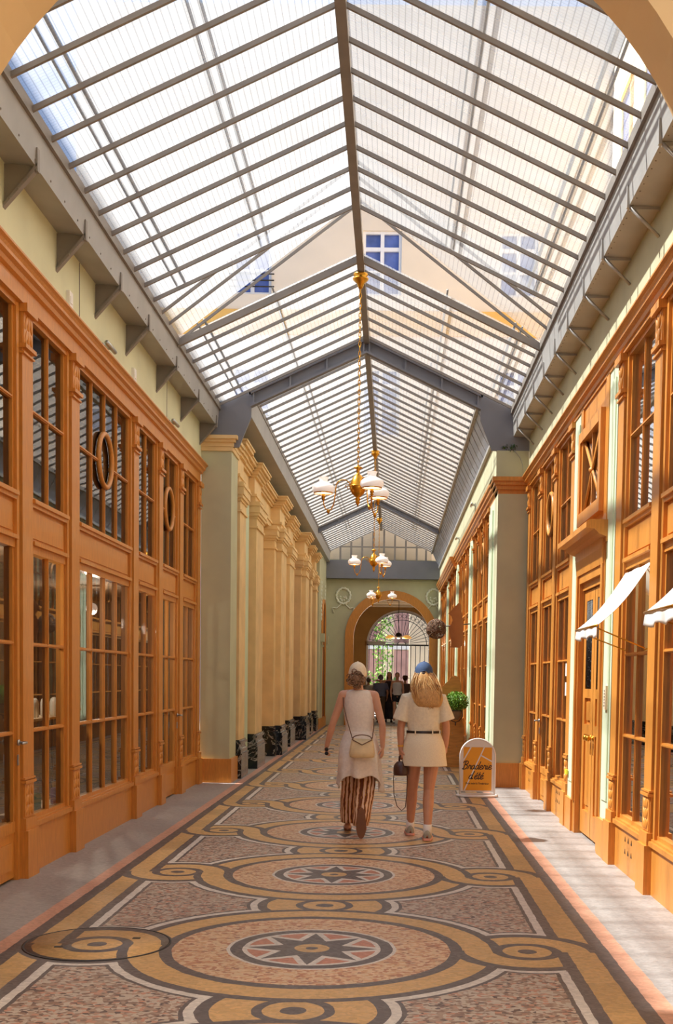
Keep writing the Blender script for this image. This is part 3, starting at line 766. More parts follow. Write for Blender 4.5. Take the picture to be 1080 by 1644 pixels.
# grey gussets closing the narrowing
for s, w, nn in ((-1, 'left', 97), (1, 'right', 98)):
    b = MB(); b.prism([(s*HF, 16.42, zroof(HF)), (s*2.34, 16.42, zroof(2.08)-.02), (s*2.34, 16.42, 4.80), (s*1.80, 16.42, 4.80), (s*HF, 16.42, 5.22)], (0, .05, 0))
    S(b.build('trim_%d' % nn, 'grey_panel', recalc=True), 'grey panel closing the roof on the %s where the hall narrows' % w, 'panel')
# end gable with bars
gb = thing('window_90', (0, YG, 5.3), 'glazed gable with vertical bars at the far end of the roof', 'window', None, 'structure')
MB().add([(-HF, YG, 5.3), (HF, YG, 5.3), (HF, YG, ZF), (0, YG, ZR), (-HF, YG, ZF)], [(0, 1, 2, 3, 4)]).build('glass_pane', 'window_glass', gb)
b = MB()
for x in (-1.3, -.95, -.6, -.25, .1, .45, .8, 1.15, 1.45): b.box(x-.03, x+.03, YG-.06, YG+.02, 5.3, zroof(x)-.02)
b.box(-HF, HF, YG-.05, YG+.01, 5.72, 5.76); b.build('window_frame', 'grey_dark_metal', gb)

# gutters and brackets
gl = thing('trim_101', (-2.2, 5.5, 5.0), 'grey riveted sheet metal box gutter along the left wall', 'gutter', None, 'structure')
b = MB().prism([(-2.08, 5.55, 5.40), (-2.105, 5.55, 5.08), (-2.33, 5.55, 5.11), (-2.33, 5.55, 5.12), (-2.115, 5.55, 5.09), (-2.09, 5.55, 5.40)], (0, 10.87, 0))
b.build('gutter_trough', 'grey_metal', gl, recalc=True)
b = MB()
for k in range(90):
    y = 6.0+.118*k
    for z, x in ((5.33, -2.084), (5.12, -2.10)):
        if (k+(z > 5.2)) % 3 == 0: b.ball((x, y, z), (.006, .009, .009), 6, 4)
tag(b.build('rivets', 'grey_dark_metal', gl), kind='stuff')
for y in [16.25, 14.8, 13.3, 11.8, 10.6, 9.4, 8.15, 7.0, 5.9]:
    b = MB(); b.prism([(-2.33, y, 5.10), (-2.10, y, 5.10), (-2.10, y, 5.05), (-2.33, y, 4.80)], (0, .012, 0))
    b.prism([(-2.085, y-.03, 5.09), (-2.115, y-.03, 5.03), (-2.33, y-.03, 4.79), (-2.33, y-.03, 4.815), (-2.13, y-.03, 5.05), (-2.10, y-.03, 5.09)], (0, .05, 0))
    b.box(-2.10, -2.085, y-.03, y+.02, 5.04, 5.20)
    for t in (.2, .5, .8): b.ball((-2.12-.2*t, y-.033, 5.035-.23*t), (.007, .006, .007), 6, 4)
    b.build('bracket_plate', 'grey_dark_metal', gl)
gr = thing('trim_102', (2.2, 5.5, 5.0), 'pale grey sheet metal gutter with diagonal struts along the right wall', 'gutter', None, 'structure')
b = MB().prism([(2.08, 5.55, 5.40), (2.105, 5.55, 5.00), (2.33, 5.55, 4.99), (2.33, 5.55, 5.0), (2.115, 5.55, 5.01), (2.09, 5.55, 5.40)], (0, 10.87, 0))
b.build('gutter_trough', 'grey_metal', gr, recalc=True)
b = MB()
for k in range(90): b.ball((2.13, 6.0+.118*k, 4.998), (.006, .008, .004), 6, 4)
tag(b.build('rivets', 'grey_dark_metal', gr), kind='stuff')
for y in [15.86, 14.95, 14.05, 13.13, 12.24, 11.36, 10.42, 9.50, 8.49, 7.5, 6.5]:
    b = MB(); b.tube([(2.11, y, 4.99), (2.325, y, 4.78)], .013, 6); b.box(2.11, 2.33, y-.006, y+.02, 4.97, 4.995)
    b.box(2.085, 2.105, y-.015, y+.015, 4.98, 5.14)
    b.build('bracket_strut', 'grey_metal', gr)
# far gutters
gl2 = thing('trim_103', (-1.75, 17, 5.1), 'grey gutter trough along the far left side above the columns', 'gutter', None, 'structure')
MB().prism([(-HF+.01, 16.47, ZF+.02), (-HF, 16.47, 5.24), (-1.95, 16.47, 5.20), (-2.35, 16.47, 5.20), (-2.35, 16.47, 5.26), (-HF-.02, 16.47, 5.28), (-HF-.02, 16.47, ZF+.02)], (0, 20.3, 0)).build('gutter_trough', 'grey_metal', gl2, recalc=True)
gr2 = thing('trim_104', (1.8, 17, 5.1), 'pale blue sloping metal cladding above the far right shopfronts', 'gutter', None, 'structure')
b = MB().prism([(HF, 16.47, ZF+.02), (HF+.15, 16.47, 5.30), (XR-.02, 16.47, 5.12), (XR-.02, 16.47, 5.09), (XR+.1, 16.47, 5.09), (XR+.1, 16.47, 5.16), (HF+.2, 16.47, 5.34), (HF+.05, 16.47, ZF+.02)], (0, 20.3, 0))
b.build('sloping_cladding', 'blue_grey_metal', gr2, recalc=True)
b = MB().box(XR-.05, XR+.06, 16.47, 36.7, 5.06, 5.11); b.build('lower_lip', 'grey_metal', gr2)
b = MB()
for k in range(40):
    y = 16.8+.5*k; b.tube([(HF+.0, y, ZF), (HF+.145, y, 5.30), (XR-.02, y, 5.12)], .005, 4)
tag(b.build('cladding_seams', 'grey_metal', gr2), kind='stuff')
S(MB().box(-2.4, -1.95, 16.47, 37, 5.04, 5.22).build('wall_left', 'wall_green'), 'dark green band between the left entablature and the gutter', 'wall')

# ------------------------------------------------------------------ outside
S(MB().box(-4.9, -4.5, -4, 37, 4.6, 9.05).box(-9, -4.5, 37, 37.3, 4.6, 9.05).build('wall_left', 'facade_shaded'), 'pale courtyard wall rising left of the glass roof', 'wall')
fb = thing('building', (0, 38, 4.7), 'cream building rising over the far end of the glass roof', 'building')
b = MB()
WS = [(-4.3, 1.25, 13.9, 15.9), (-.1, 1.25, 13.9, 16.0), (4.3, 1.25, 13.9, 15.9), (-4.3, 1.25, 9.4, 11.6), (-.1, 1.25, 9.4, 11.6), (4.3, 1.25, 9.4, 11.6)]
xs = [-10, -4.925, -3.675, -.725, .525, 3.675, 4.925, 10]
for i in range(7):
    if i % 2 == 0: b.box(xs[i], xs[i+1], 37.6, 38.0, 4.7, 23)
    else:
        for z0, z1 in ((4.7, 9.4), (11.6, 13.9), (15.95, 23)): b.box(xs[i], xs[i+1], 37.6, 38.0, z0, z1)
b.build('facade_wall', 'facade', fb)
MB().box(-10, 10, 37.5, 37.62, 12.6, 12.8).box(-10, 10, 37.53, 37.62, 12.8, 13.4).build('string_course', 'facade_ochre', fb)
for k in (0, 2, 4):
    for z0, z1 in ((13.9, 15.95), (9.4, 11.6)):
        x0, x1 = xs[k+1], xs[k+2]; b = MB(); xm = (x0+x1)/2
        for q in ((x0, x0+.09), (xm-.06, xm+.06), (x1-.09, x1)): b.box(q[0], q[1], 37.68, 37.8, z0, z1)
        for q in ((z0, z0+.08), (z0+(z1-z0)*.38-.03, z0+(z1-z0)*.38+.03), (z1-.62, z1-.5), (z1-.08, z1)): b.box(x0, x1, 37.69, 37.79, q[0], q[1])
        w = b.build('casement', 'white_paint', fb)
        MB().box(x0, x1, 37.82, 37.84, z0, z1).build('pane', 'window_blue', w)
        b = MB()
        for q in (.25, .5, .75): b.tube([(x0-.1, 37.5, z0+q*.8), (x1+.1, 37.5, z0+q*.8)], .025, 5)
        if k == 0: b.build('window_rail', 'black_metal', fb)
sb = thing('building', (7.2, 15, 4.7), 'sunlit cream building with ochre window bays right of the glass roof', 'building')
b = MB().box(7.2, 7.6, -4, 37.4, 4.7, 21); b.build('facade_wall', 'facade', sb)
for k in range(12):
    y = -1+3.2*k
    for z in (6, 9.6, 13.2, 16.8):
        b = MB().box(7.12, 7.2, y, y+.2, z, z+2.2).box(7.12, 7.2, y+1.2, y+1.4, z, z+2.2).box(7.10, 7.2, y, y+1.4, z+2.2, z+2.4)
        w = b.build('window_surround', 'facade_ochre', sb)
        MB().box(7.16, 7.22, y+.2, y+1.2, z, z+2.2).build('pane', 'window_blue', w)
# street beyond the gate
ob = thing('building', (1.7, 52, 0), 'cream stone corner pier with horizontal joints across the street', 'building')
b = MB()
for k in range(18): b.box(1.18, 2.05, 52, 52.8, .42*k, .42*k+.405); b.box(1.20, 2.03, 52.01, 52.8, .42*k+.405, .42*k+.42)
b.build('jointed_stone', 'stone_cream', ob)
ob2 = thing('building', (-2, 60, 0), 'pinkish building with tall windows across the street', 'building')
MB().box(-9, 1.3, 60, 60.5, 0, 12).build('facade_wall', 'stone_cream', ob2)
for k, x in enumerate((-2.4, -.9, .5)):
    MB().box(x, x+.75, 59.9, 60, .4, 3.0).build('shutter', 'stone_pink', ob2); MB().box(x, x+.75, 59.9, 60, 3.4, 7.5).build('shutter', 'stone_pink', ob2)
MB().box(-4, 1.3, 59.85, 60, 3.05, 3.25).build('window_ledge', 'white_paint', ob2)
ob3 = thing('building', (4, 60, 0), 'grey-blue tall window bay right of the cream pier', 'building')
MB().box(1.9, 9, 62, 62.4, 0, 12).build('facade_wall', 'slate', ob3)
b = MB()
for k in range(10): b.box(2.2+.35*k, 2.26+.35*k, 61.9, 62, 0, 10)
for k in range(14): b.box(1.9, 6, 61.9, 62, .3+.7*k, .36+.7*k)
b.build('window_bars', 'stone_cream', ob3)

# ------------------------------------------------------------------ iron gate
gt = thing('gate', (.78, 45.8, 0), 'black wrought iron gate with a radiating fanlight at the end of the passage', 'gate')
b = MB()
for i in range(15):
    x = .78-1.3+2.6*i/14; b.tube([(x, 45.8, 0), (x, 45.8, 2.86)], .013, 5)
b.box(-.58, 2.14, 45.77, 45.83, .05, .1); b.box(-.58, 2.14, 45.77, 45.83, 1.0, 1.04)
b.build('gate_leaf_bars', 'black_metal', gt)
MB().box(-.6, 2.16, 45.76, 45.84, 2.84, 2.90).build('gate_rail', 'black_metal', gt)
b = MB()
for i in range(1, 20):
    a = PI*i/20; b.tube([(.78+.16*math.cos(a), 45.8, 2.9+.16*math.sin(a)), (.78+1.33*math.cos(a), 45.8, 2.87+1.31*math.sin(a))], .010, 5)
for r in (.16, 1.0, 1.3): b.tube([(.78+r*math.cos(PI*i/30), 45.8, 2.87+r*math.sin(PI*i/30)) for i in range(31)], .014, 5)
for i in range(20):
    a = PI*(i+.5)/20; b.tube([(.78+1.15*math.cos(a)+.07*math.cos(q*PI/5), 45.8, 2.87+1.15*math.sin(a)+.07*math.sin(q*PI/5)) for q in range(10)], .008, 4, closed=True)
b.build('fanlight_spokes', 'black_metal', gt)
MB().box(-.56, .14, 45.6, 45.75, 2.86, 3.0).build('closer_box', 'grey_metal', gt)

# plants across the street
def foliage(name, c, rad, n, size, m, label, parent=None, cat='plant', seed=1, up=.0):
    rnd = random.Random(seed); b = MB()
    for i in range(n):
        while True:
            p = Vector((rnd.uniform(-1, 1), rnd.uniform(-1, 1), rnd.uniform(-1, 1)))
            if p.length < 1: break
        q = Vector(c)+Vector((p.x*rad[0], p.y*rad[1], p.z*rad[2]))
        a = Vector((rnd.gauss(0, 1), rnd.gauss(0, 1), rnd.gauss(0, 1)+up)).normalized(); t = a.orthogonal().normalized()
        t = (Matrix.Rotation(rnd.uniform(0, 6.28), 3, a) @ t); L = size*rnd.uniform(.6, 1.3); w = L*.32
        b.add([q-a*L*.5, q+t*w-a*0, q+a*L*.5, q-t*w], [(0, 1, 2, 3)])
    o = b.build(name, m, parent)
    return o if parent is not None else tag(o, label, cat, kind='stuff' if name == 'climbing_plant' else None)
for k, (x, z, rx, rz, y, w) in enumerate(((-.9, .9, .8, 1.0, 54, 'low green hedge behind the gate, left part'), (-.05, 3.0, .5, 2.9, 55, 'climbing plant with yellow-green leaves behind the gate'), (.45, .8, .5, .8, 52.6, 'leafy bush right of the climbing plant behind the gate'))):
    foliage(('hedge', 'climbing_plant', 'bush', 'climbing_plant')[k], (x, y, z), (rx, .4, rz), 420, .17, ('leaf', 'leaf', 'leaf_dark', 'leaf')[k], w, seed=k)

# ------------------------------------------------------------------ chandeliers
def chandelier(x, y, zc, rot, label, arms=3, sc=1.0, zt=6.26):
    root = thing('chandelier', (x, y, zc), label, 'chandelier', 'brass chandeliers under the ridge')
    b = MB().lathe([(.02, .0), (.03, .02), (.045, .06), (.09, .10), (.095, .115), (.06, .13), (.085, .15), (.085, .17)], (x, y, zt-.17), 20)
    b.build('ceiling_rose', 'brass', root)
    b = MB(); z = zt-.17; zb = zc+.24; n = int((z-zb)/.055)
    for k in range(n):
        c = z-(k+.5)*(z-zb)/n; rx, ry = (.013, 0) if k % 2 else (0, .013)
        b.tube([(x+rx*math.cos(2*PI*q/8), y+ry*math.cos(2*PI*q/8), c+.036*math.sin(2*PI*q/8)) for q in range(8)], .005, 4, closed=True)
    b.build('chain', 'brass', root)
    b = MB().lathe([(.008, .26), (.012, .24), (.05, .225), (.052, .215), (.02, .20), (.018, .15), (.03, .14), (.06, .11), (.088, .05), (.098, .0), (.1, -.005), (.092, -.04), (.07, -.085), (.035, -.115), (.02, -.13), (.035, -.15), (.02, -.17), (.028, -.185), (.012, -.21), (.004, -.235)][::-1], (x, y, zc), 28)
    b.lathe([(.098, -.01), (.107, 0), (.098, .01)], (x, y, zc), 28, caps=False)
    b.build('brass_body', 'brass', root)
    for k in range(arms):
        a = rot+2*PI*k/arms; dx, dy = math.cos(a), math.sin(a)
        def P(r, z): return (x+dx*r, y+dy*r, zc+z)
        b = MB()
        pts = [P(.09, .0)]+[P(.175-.085*math.cos(t*PI/10), .005+.075*math.sin(t*PI/10)) for t in range(1, 10)]+[P(.265, -.03), P(.27, -.10), P(.285, -.2), P(.315, -.265), P(.35, -.28), P(.385, -.26), P(.405, -.21), P(.41, -.15)]
        b.tube(pts, .0075, 6)
        b.tube([P(.105+.05*math.cos(t*.5)*(1-t/22), -.005+.04*math.sin(t*.5)*(1-t/22)) for t in range(18)], .005, 5)
        b.lathe([(.004, -.035), (.016, -.02), (.022, -.005), (.014, .012), (.006, .02)], P(.35, -.285), 10)
        b.lathe([(.012, -.16), (.022, -.15), (.014, -.135), (.026, -.12), (.018, -.10), (.02, -.085)], P(.41, 0), 12)
        b.build('curved_arm', 'brass', root)
        c = P(.41, 0)
        sh = MB().lathe([(.112, -.075), (.128, -.055), (.138, -.03), (.13, .005), (.10, .03), (.065, .045), (.048, .06), (.05, .085), (.062, .11)], c, 26, caps=False).build('glass_shade', 'milk_glass', root)
        MB().lathe([(.113, -.082), (.118, -.07), (.115, -.066)], c, 26, caps=False).build('brass_rim', 'brass', sh)
        MB().ball((c[0], c[1], c[2]-.05), (.03, .03, .04)).build('light_bulb', 'bulb', root)
    return root
R_ = math.radians
chandelier(-.005, 13.6, 3.80, R_(175), 'nearest and largest brass chandelier with three white glass shades')
chandelier(.01, 24.0, 3.99, R_(175), 'middle brass chandelier with three white shades, below the nearest one')
chandelier(-.02, 34.0, 4.0, R_(0), 'farthest brass chandelier hanging in front of the end arch')
pd = thing('pendant_light', (.63, 42, 3.0), 'dark lantern with two orange shades in the far passage', 'lamp')
MB().tube([(.63, 42, 4.5), (.63, 42, 3.2)], .012, 5).ball((.63, 42, 3.1), (.12, .12, .12)).build('lamp_body', 'black_metal', pd)
pl_ = bpy.data.lights.new('passage_lamp_light', 'POINT'); pl_.energy = 70; pl_.color = (1, .82, .6); pl_.shadow_soft_size = .15
plo = bpy.data.objects.new('passage_lamp_light', pl_); COL.objects.link(plo); plo.parent = pd; plo.location = (0, 0, -.15)
mat('orange_glass', (250, 180, 90), rough=.4, var=.02, emit=.5)
for s in (-1, 1): MB().lathe([(.17, 0), (.16, .05), (.09, .11), (.02, .13)], (.63+s*.31, 42, 3.0), 18, caps=True).build('glass_shade', 'orange_glass', pd)
# ------------------------------------------------------------------ props
mc = thing('manhole_cover', (-1.235, 6.47, 0), 'round mosaic-filled manhole cover in the floor at lower left', 'manhole cover')
MB().lathe([(.405, 0), (.405, .003)], (-1.235, 6.47, 0), 64).build('mosaic_lid', 'mosaic_floor', mc)
b = MB(); 
b.lathe([(.405, 0.0), (.405, .004), (.418, .004), (.418, 0.0)], (-1.235, 6.47, 0), 64, caps=False)
b.build('iron_rim', 'black_metal', mc)
for q, (x, y) in enumerate(((-1.04, 6.60), (-1.43, 6.36))):
    MB().box(x-.022, x+.022, y-.014, y+.014, .002, .006).build('key_slot', 'black_metal', mc)

# pavement sign
sx0, sy = 1.575, 15.0
sg = thing('pavement_sign', (sx0, sy, 0), 'white arch-topped pavement sign with an orange Braderie poster', 'sign')
def archpts(w, zb, zs, y, n=20):
    return [(sx0-w, y, zb)]+[(sx0-w*math.cos(PI*i/n), y, zs+w*math.sin(PI*i/n)) for i in range(n+1)]+[(sx0+w, y, zb)]
MB().tube(archpts(.228, .03, .535, sy), .014, 10).build('tube_frame', 'white_paint', sg)
MB().prism(archpts(.222, .07, .535, sy-.006), (0, .012, 0)).build('backing_board', 'white_paint', sg)
b = MB(); b.tube([(sx0+.262*math.cos(2*PI*k/40), sy+.16*math.sin(2*PI*k/40), .018) for k in range(40)], .017, 10, closed=True)
b.box(sx0-.235, sx0+.235, sy-.012, sy+.012, .02, .05)
b.build('oval_foot', 'white_paint', sg)
yp = sy-.009
po = MB().box(sx0-.187, sx0+.187, yp-.002, yp+.003, .085, .655).build('orange_poster', 'sign_orange', sg)
b = MB()
def bar(x0, z0, x1, z1, w=.008):
    d = Vector((x1-x0, 0, z1-z0)).normalized(); n = Vector((-d.z, 0, d.x))*w; a = Vector((sx0+x0, yp-.0035, z0)); c = Vector((sx0+x1, yp-.0035, z1))
    b.prism([a+n, c+n, c-n, a-n], (0, .002, 0))
bar(.085, .655, -.17, .085); bar(-.09, .655, -.187, .48); bar(.04, .55, .187, .47)
b.build('white_street_lines', 'white_paint', po)
# brush-script lettering from strokes on a 0..1 grid (x-height .5)
SCRIPT = {
 'B': ([[(.18, .02), (.42, .96)], [(.10, .78), (.28, .98), (.60, 1.0), (.72, .84), (.58, .62), (.30, .54)], [(.36, .55), (.62, .46), (.62, .2), (.40, .02), (.12, .0), (.04, .1)]], .72),
 'r': ([[(.0, .0), (.16, .46), (.2, .52), (.3, .42), (.42, .46)], [(.40, .46), (.32, .1), (.38, .02), (.5, .12)]], .44),
 'a': ([[(.42, .44), (.26, .50), (.08, .34), (.04, .12), (.14, .0), (.28, .1), (.42, .44), (.36, .1), (.42, .01), (.54, .12)]], .50),
 'd': ([[(.42, .44), (.26, .50), (.08, .34), (.04, .12), (.14, .0), (.28, .1), (.42, .44), (.58, .98)], [(.42, .44), (.36, .1), (.42, .01), (.54, .12)]], .50),
 'e': ([[(.06, .22), (.28, .28), (.36, .42), (.26, .51), (.1, .38), (.04, .14), (.14, .0), (.3, .04), (.44, .16)]], .42),
 'i': ([[(.14, .48), (.06, .1), (.12, .01), (.26, .14)], [(.22, .66), (.23, .70)]], .24),
 "'": ([[(.12, .98), (.06, .76)]], .18),
 'é': ([[(.06, .22), (.28, .28), (.36, .42), (.26, .51), (.1, .38), (.04, .14), (.14, .0), (.3, .04), (.44, .16)], [(.26, .64), (.42, .80)]], .42),
 't': ([[(.26, .86), (.08, .12), (.14, .0), (.3, .14)], [(.02, .52), (.36, .54)]], .30),
}
def smooth(pts, k=5):
    out = []; n = len(pts)
    for i in range(n-1):
        p0, p1, p2, p3 = pts[max(i-1, 0)], pts[i], pts[i+1], pts[min(i+2, n-1)]
        for j in range(k):
            t = j/k
            out.append(tuple(.5*((2*p1[a])+(-p0[a]+p2[a])*t+(2*p0[a]-5*p1[a]+4*p2[a]-p3[a])*t*t+(-p0[a]+3*p1[a]-3*p2[a]+p3[a])*t**3) for a in (0, 1)))
    out.append(pts[-1]); return out
def script(txt, xc, z, h, r):
    wtot = sum(SCRIPT[c][1] for c in txt)*h; x = xc-wtot/2; b = MB()
    for c in txt:
        st, w = SCRIPT[c]
        for s_ in st:
            pts = [(x+(px+.12*pz)*h, yp-.004, z+pz*h) for px, pz in smooth(s_)]
            b.tube(pts, r, 5)
        x += w*h
    for v in b.v: v.y = yp-.0035+(v.y-(yp-.004))*.25
    return b
script('Braderie', sx0-.012, .365, .106, .0062).build('script_lettering', 'sign_ink', po)
script("d'été", sx0-.02, .235, .106, .0062).build('script_lettering', 'sign_ink', po)
def text(body, loc, size, m, parent, name, rot=(PI/2, 0, 0), shear=0, off=0, label=None):
    cu = bpy.data.curves.new(name, 'FONT'); cu.body = body; cu.size = size; cu.align_x = 'CENTER'; cu.shear = shear; cu.extrude = .0006; cu.offset = off
    o = bpy.data.objects.new(name, cu); COL.objects.link(o)
    dg = bpy.context.evaluated_depsgraph_get(); me = bpy.data.meshes.new_from_object(o.evaluated_get(dg))
    bpy.data.objects.remove(o)
    me.materials.clear(); me.materials.append(MATS[m]); o = bpy.data.objects.new(name, me); COL.objects.link(o)
    o.parent = parent; o.location = Vector(loc)-LOC[parent.name]; o.rotation_euler = rot; LOC[o.name] = LOC[parent.name]
    return o
text("Prix mini à l'intérieur", (sx0, yp-.004, .165), .036, 'sign_ink', po, 'small_lettering', off=.0006)

# awnings
def awning(y0, y1, xb, zt, zb, label, xt=2.35):
    root = thing('awning', (xb, (y0+y1)/2, zb), label, 'awning', 'white awnings of the right shopfront')
    b = MB(); rings = []
    for i in range(13):
        t = i/12; sag = -.05*math.sin(PI*t)
        x = xt+(xb-xt)*t; z = zt+(zb-zt)*t+sag
        rings.append([Vector((x, y0+(y1-y0)*j/8, z+.004*math.sin(j*1.7))) for j in range(9)])
    b.loft(rings, caps=False, closed=False)
    rings = []
    for i in range(5):
        t = i/4
        rings.append([Vector((xb-.012*math.sin(j*1.3)*t, y0+(y1-y0)*j/16, zb-.085*t-.012*math.sin(j*1.05)*t)) for j in range(17)])
    b.loft(rings, caps=False, closed=False)
    o = b.build('canvas', 'white_cloth', root)
    sm = o.modifiers.new('thick', 'SOLIDIFY'); sm.thickness = .004
    MB().tube([(xb, y0-.02, zb), (xb, y1+.02, zb)], .009, 8).build('front_bar', 'brass', root)
    for y, dy in ((y0+.12, -.12), (y1-.02, -.2)):
        MB().tube([(xb, y, zb-.005), (2.32, y+dy, 1.80)], .006, 6).build('stay_rod', 'brass', root)
awning(8.56, 9.50, 1.955, 2.44, 1.965, 'white canvas awning over the shop window nearest the panelled door')
awning(5.95, 6.92, 1.955, 2.44, 1.965, 'white canvas awning at the right edge, nearer the viewer')

ic = thing('intercom_panel', (2.30, 9.98, 1.3), 'small brass and white intercom plate on the green strip', 'intercom')
MB().box(2.29, 2.31, 9.93, 10.03, 1.30, 1.51).build('back_plate', 'stone_cream', ic)
b = MB()
for k in range(6): b.ball((2.288, 9.98, 1.335+.026*k), (.004, .008, .008), 8, 5)
tag(b.build('push_buttons', 'black_metal', ic), kind='stuff')
yt = tag(MB().box(2.285, 2.30, 12.0, 12.12, .56, .61).build('yellow_tag', 'yellow_tag'), 'tiny yellow tag on the far green strip beside the door', 'tag')

# small wall lamps and boxes above the cornices
def wall_lamp(s, xw, y, z, label):
    r = thing('wall_lamp', (s*(xw-.05), y, z), label, 'lamp', 'slim lamps above the shop cornices')
    MB().tube([(s*(xw-.07), y-.16, z+.02), (s*(xw-.07), y+.16, z+.02)], .022, 8).build('lamp_tube', 'steel', r)
    MB().box(s*xw, s*(xw-.06), y-.03, y+.03, z+.005, z+.035).box(s*xw, s*(xw-.01), y-.05, y+.05, z-.03, z+.05).build('wall_mount', 'steel', r)
wall_lamp(-1, 2.33, 10.9, 4.60, 'slim wall lamp on the yellow wall, the nearer of two')
wall_lamp(-1, 2.33, 14.1, 4.60, 'slim wall lamp on the yellow wall, the farther of two')
wall_lamp(1, XR, 21.0, 4.70, 'small wall lamp above the far right cornice, the nearer of two')
wall_lamp(1, XR, 26.0, 4.70, 'small wall lamp above the far right cornice, the farther of two')
for y, w in ((9.72, 'left of the nearer lamp'), (12.1, 'between the two lamps')):
    tag(MB().box(-2.33, -2.30, y-.05, y+.05, 4.60, 4.74).box(-2.30, -2.295, y-.03, y+.03, 4.64, 4.70).build('socket_box', 'white_paint'), 'small white socket box on the yellow wall, %s' % w, 'socket box', 'socket boxes on the yellow wall')

# dried plants and a cable on top of the right block
foliage('dried_plants', (2.05, 16.44, 4.84), (.13, .05, .05), 90, .05, 'leaf_dark', 'scraggly dried plants lying on top of the right green block', seed=9)
tag(MB().tube([(2.12, 16.40, 4.80), (2.14, 16.385, 4.77), (2.20, 16.385, 4.70), (2.24, 16.385, 4.60), (2.25, 16.385, 4.44)], .005, 5).build('cable', 'grey_metal'), 'thin cable running down the front of the right green block', 'cable')

# hanging signs on the far right
cb = thing('cardboard_sign', (1.75, 21.6, 2.1), 'large brown cardboard cut-out hanging out from the far right shopfront', 'sign')
pts = [(1.47, 2.78), (1.66, 2.98), (1.70, 2.96), (1.76, 2.55), (1.75, 2.2), (1.70, 2.14), (1.52, 2.14), (1.54, 2.24), (1.49, 2.42), (1.48, 2.52), (1.52, 2.57), (1.56, 2.66), (1.52, 2.74)]
MB().prism([(x, 21.6, z) for x, z in pts], (0, .02, 0)).build('cut_out_board', 'cardboard', cb)
MB().tube([(1.95, 21.65, 2.6), (1.35, 21.60, 2.53)], .012, 6).build('support_arm', 'black_metal', cb)
b = MB(); rnd = random.Random(4); c0 = Vector((1.235, 21.3, 2.47))
for i in range(70):
    n = Vector((rnd.gauss(0, 1), rnd.gauss(0, 1), rnd.gauss(0, 1))).normalized(); u = n.orthogonal().normalized(); w = n.cross(u)
    off = rnd.uniform(-.09, .09); R = math.sqrt(.185**2-off**2)*rnd.uniform(.9, 1.03); a0 = rnd.uniform(0, 6.28); L = rnd.uniform(2.5, 6)
    b.tube([c0+n*off+(u*math.cos(a0+L*k/12)+w*math.sin(a0+L*k/12))*R for k in range(13)], rnd.uniform(.004, .007), 4)
b.ball(c0, .06)
bw = thing('twig_ball', (1.235, 21.3, 2.28), 'round ball of woven brown twigs hanging beside the cardboard cut-out', 'decoration')
tag(b.build('woven_twigs', 'twig', bw), kind='stuff')
MB().tube([(1.235, 21.3, 2.6), (1.3, 21.58, 2.53)], .006, 5).build('hook', 'black_metal', bw)

bd = thing('plywood_board', (1.5, 20.0, 0), 'tall ochre plywood board with a curved top standing by the far right shopfront', 'board')
pts = [(1.25, 0), (1.25, 1.36), (1.40, 1.50), (1.46, 1.58), (1.52, 1.61), (1.58, 1.59), (1.63, 1.50), (1.64, 1.3), (1.66, .95), (1.70, .7), (1.70, 0)]
MB().prism([(x, 20.0, z) for x, z in pts], (0, .03, 0)).build('board_panel', 'plywood', bd)
b = MB()
for x, z in ((1.5, .6), (1.44, .35), (1.58, .37), (1.60, .2)): b.ball((x, 19.998, z), (.008, .004, .008), 6, 4)
tag(b.build('screws', 'grey_dark_metal', bd), kind='stuff')
pl = thing('potted_plant', (1.54, 19.8, .88), 'bushy green plant in a clay pot held by an iron ring on the plywood board', 'plant')
MB().lathe([(.05, 0), (.085, .05), (.10, .14), (.105, .17), (.09, .17), (.085, .10), (.0, .09)], (1.54, 19.8, .84), 20, caps=False).build('pot', 'clay', pl)
b = MB(); b.tube([(1.54+.11*math.cos(2*PI*k/20), 19.8+.11*math.sin(2*PI*k/20), 1.0) for k in range(20)], .007, 5, closed=True)
b.tube([(1.54, 19.99, 1.02), (1.54, 19.9, 1.0)], .008, 5)
for s in (-1, 1): b.tube([(1.54+s*.11, 19.8, 1.0), (1.54+s*.12, 19.79, .9), (1.54+s*.06, 19.78, .82), (1.54, 19.78, .80)], .007, 5)
b.tube([(1.54, 19.78, .80), (1.54, 19.78, .74)], .01, 5); b.build('iron_ring', 'black_metal', pl)
foliage('foliage', (1.555, 19.8, 1.16), (.21, .17, .18), 2200, .034, 'leaf', '', parent=pl, seed=3, up=.6)
b = MB(); rnd = random.Random(5)
for k in range(24):
    a = rnd.uniform(0, 6.28); r = rnd.uniform(.05, .2); b.tube([(1.54, 19.8, .98), (1.54+r*.5*math.cos(a), 19.8+r*.5*math.sin(a), 1.1), (1.555+r*math.cos(a), 19.8+r*math.sin(a)*.8, 1.25)], .003, 4)
tag(b.build('stems', 'leaf_dark', pl), kind='stuff')

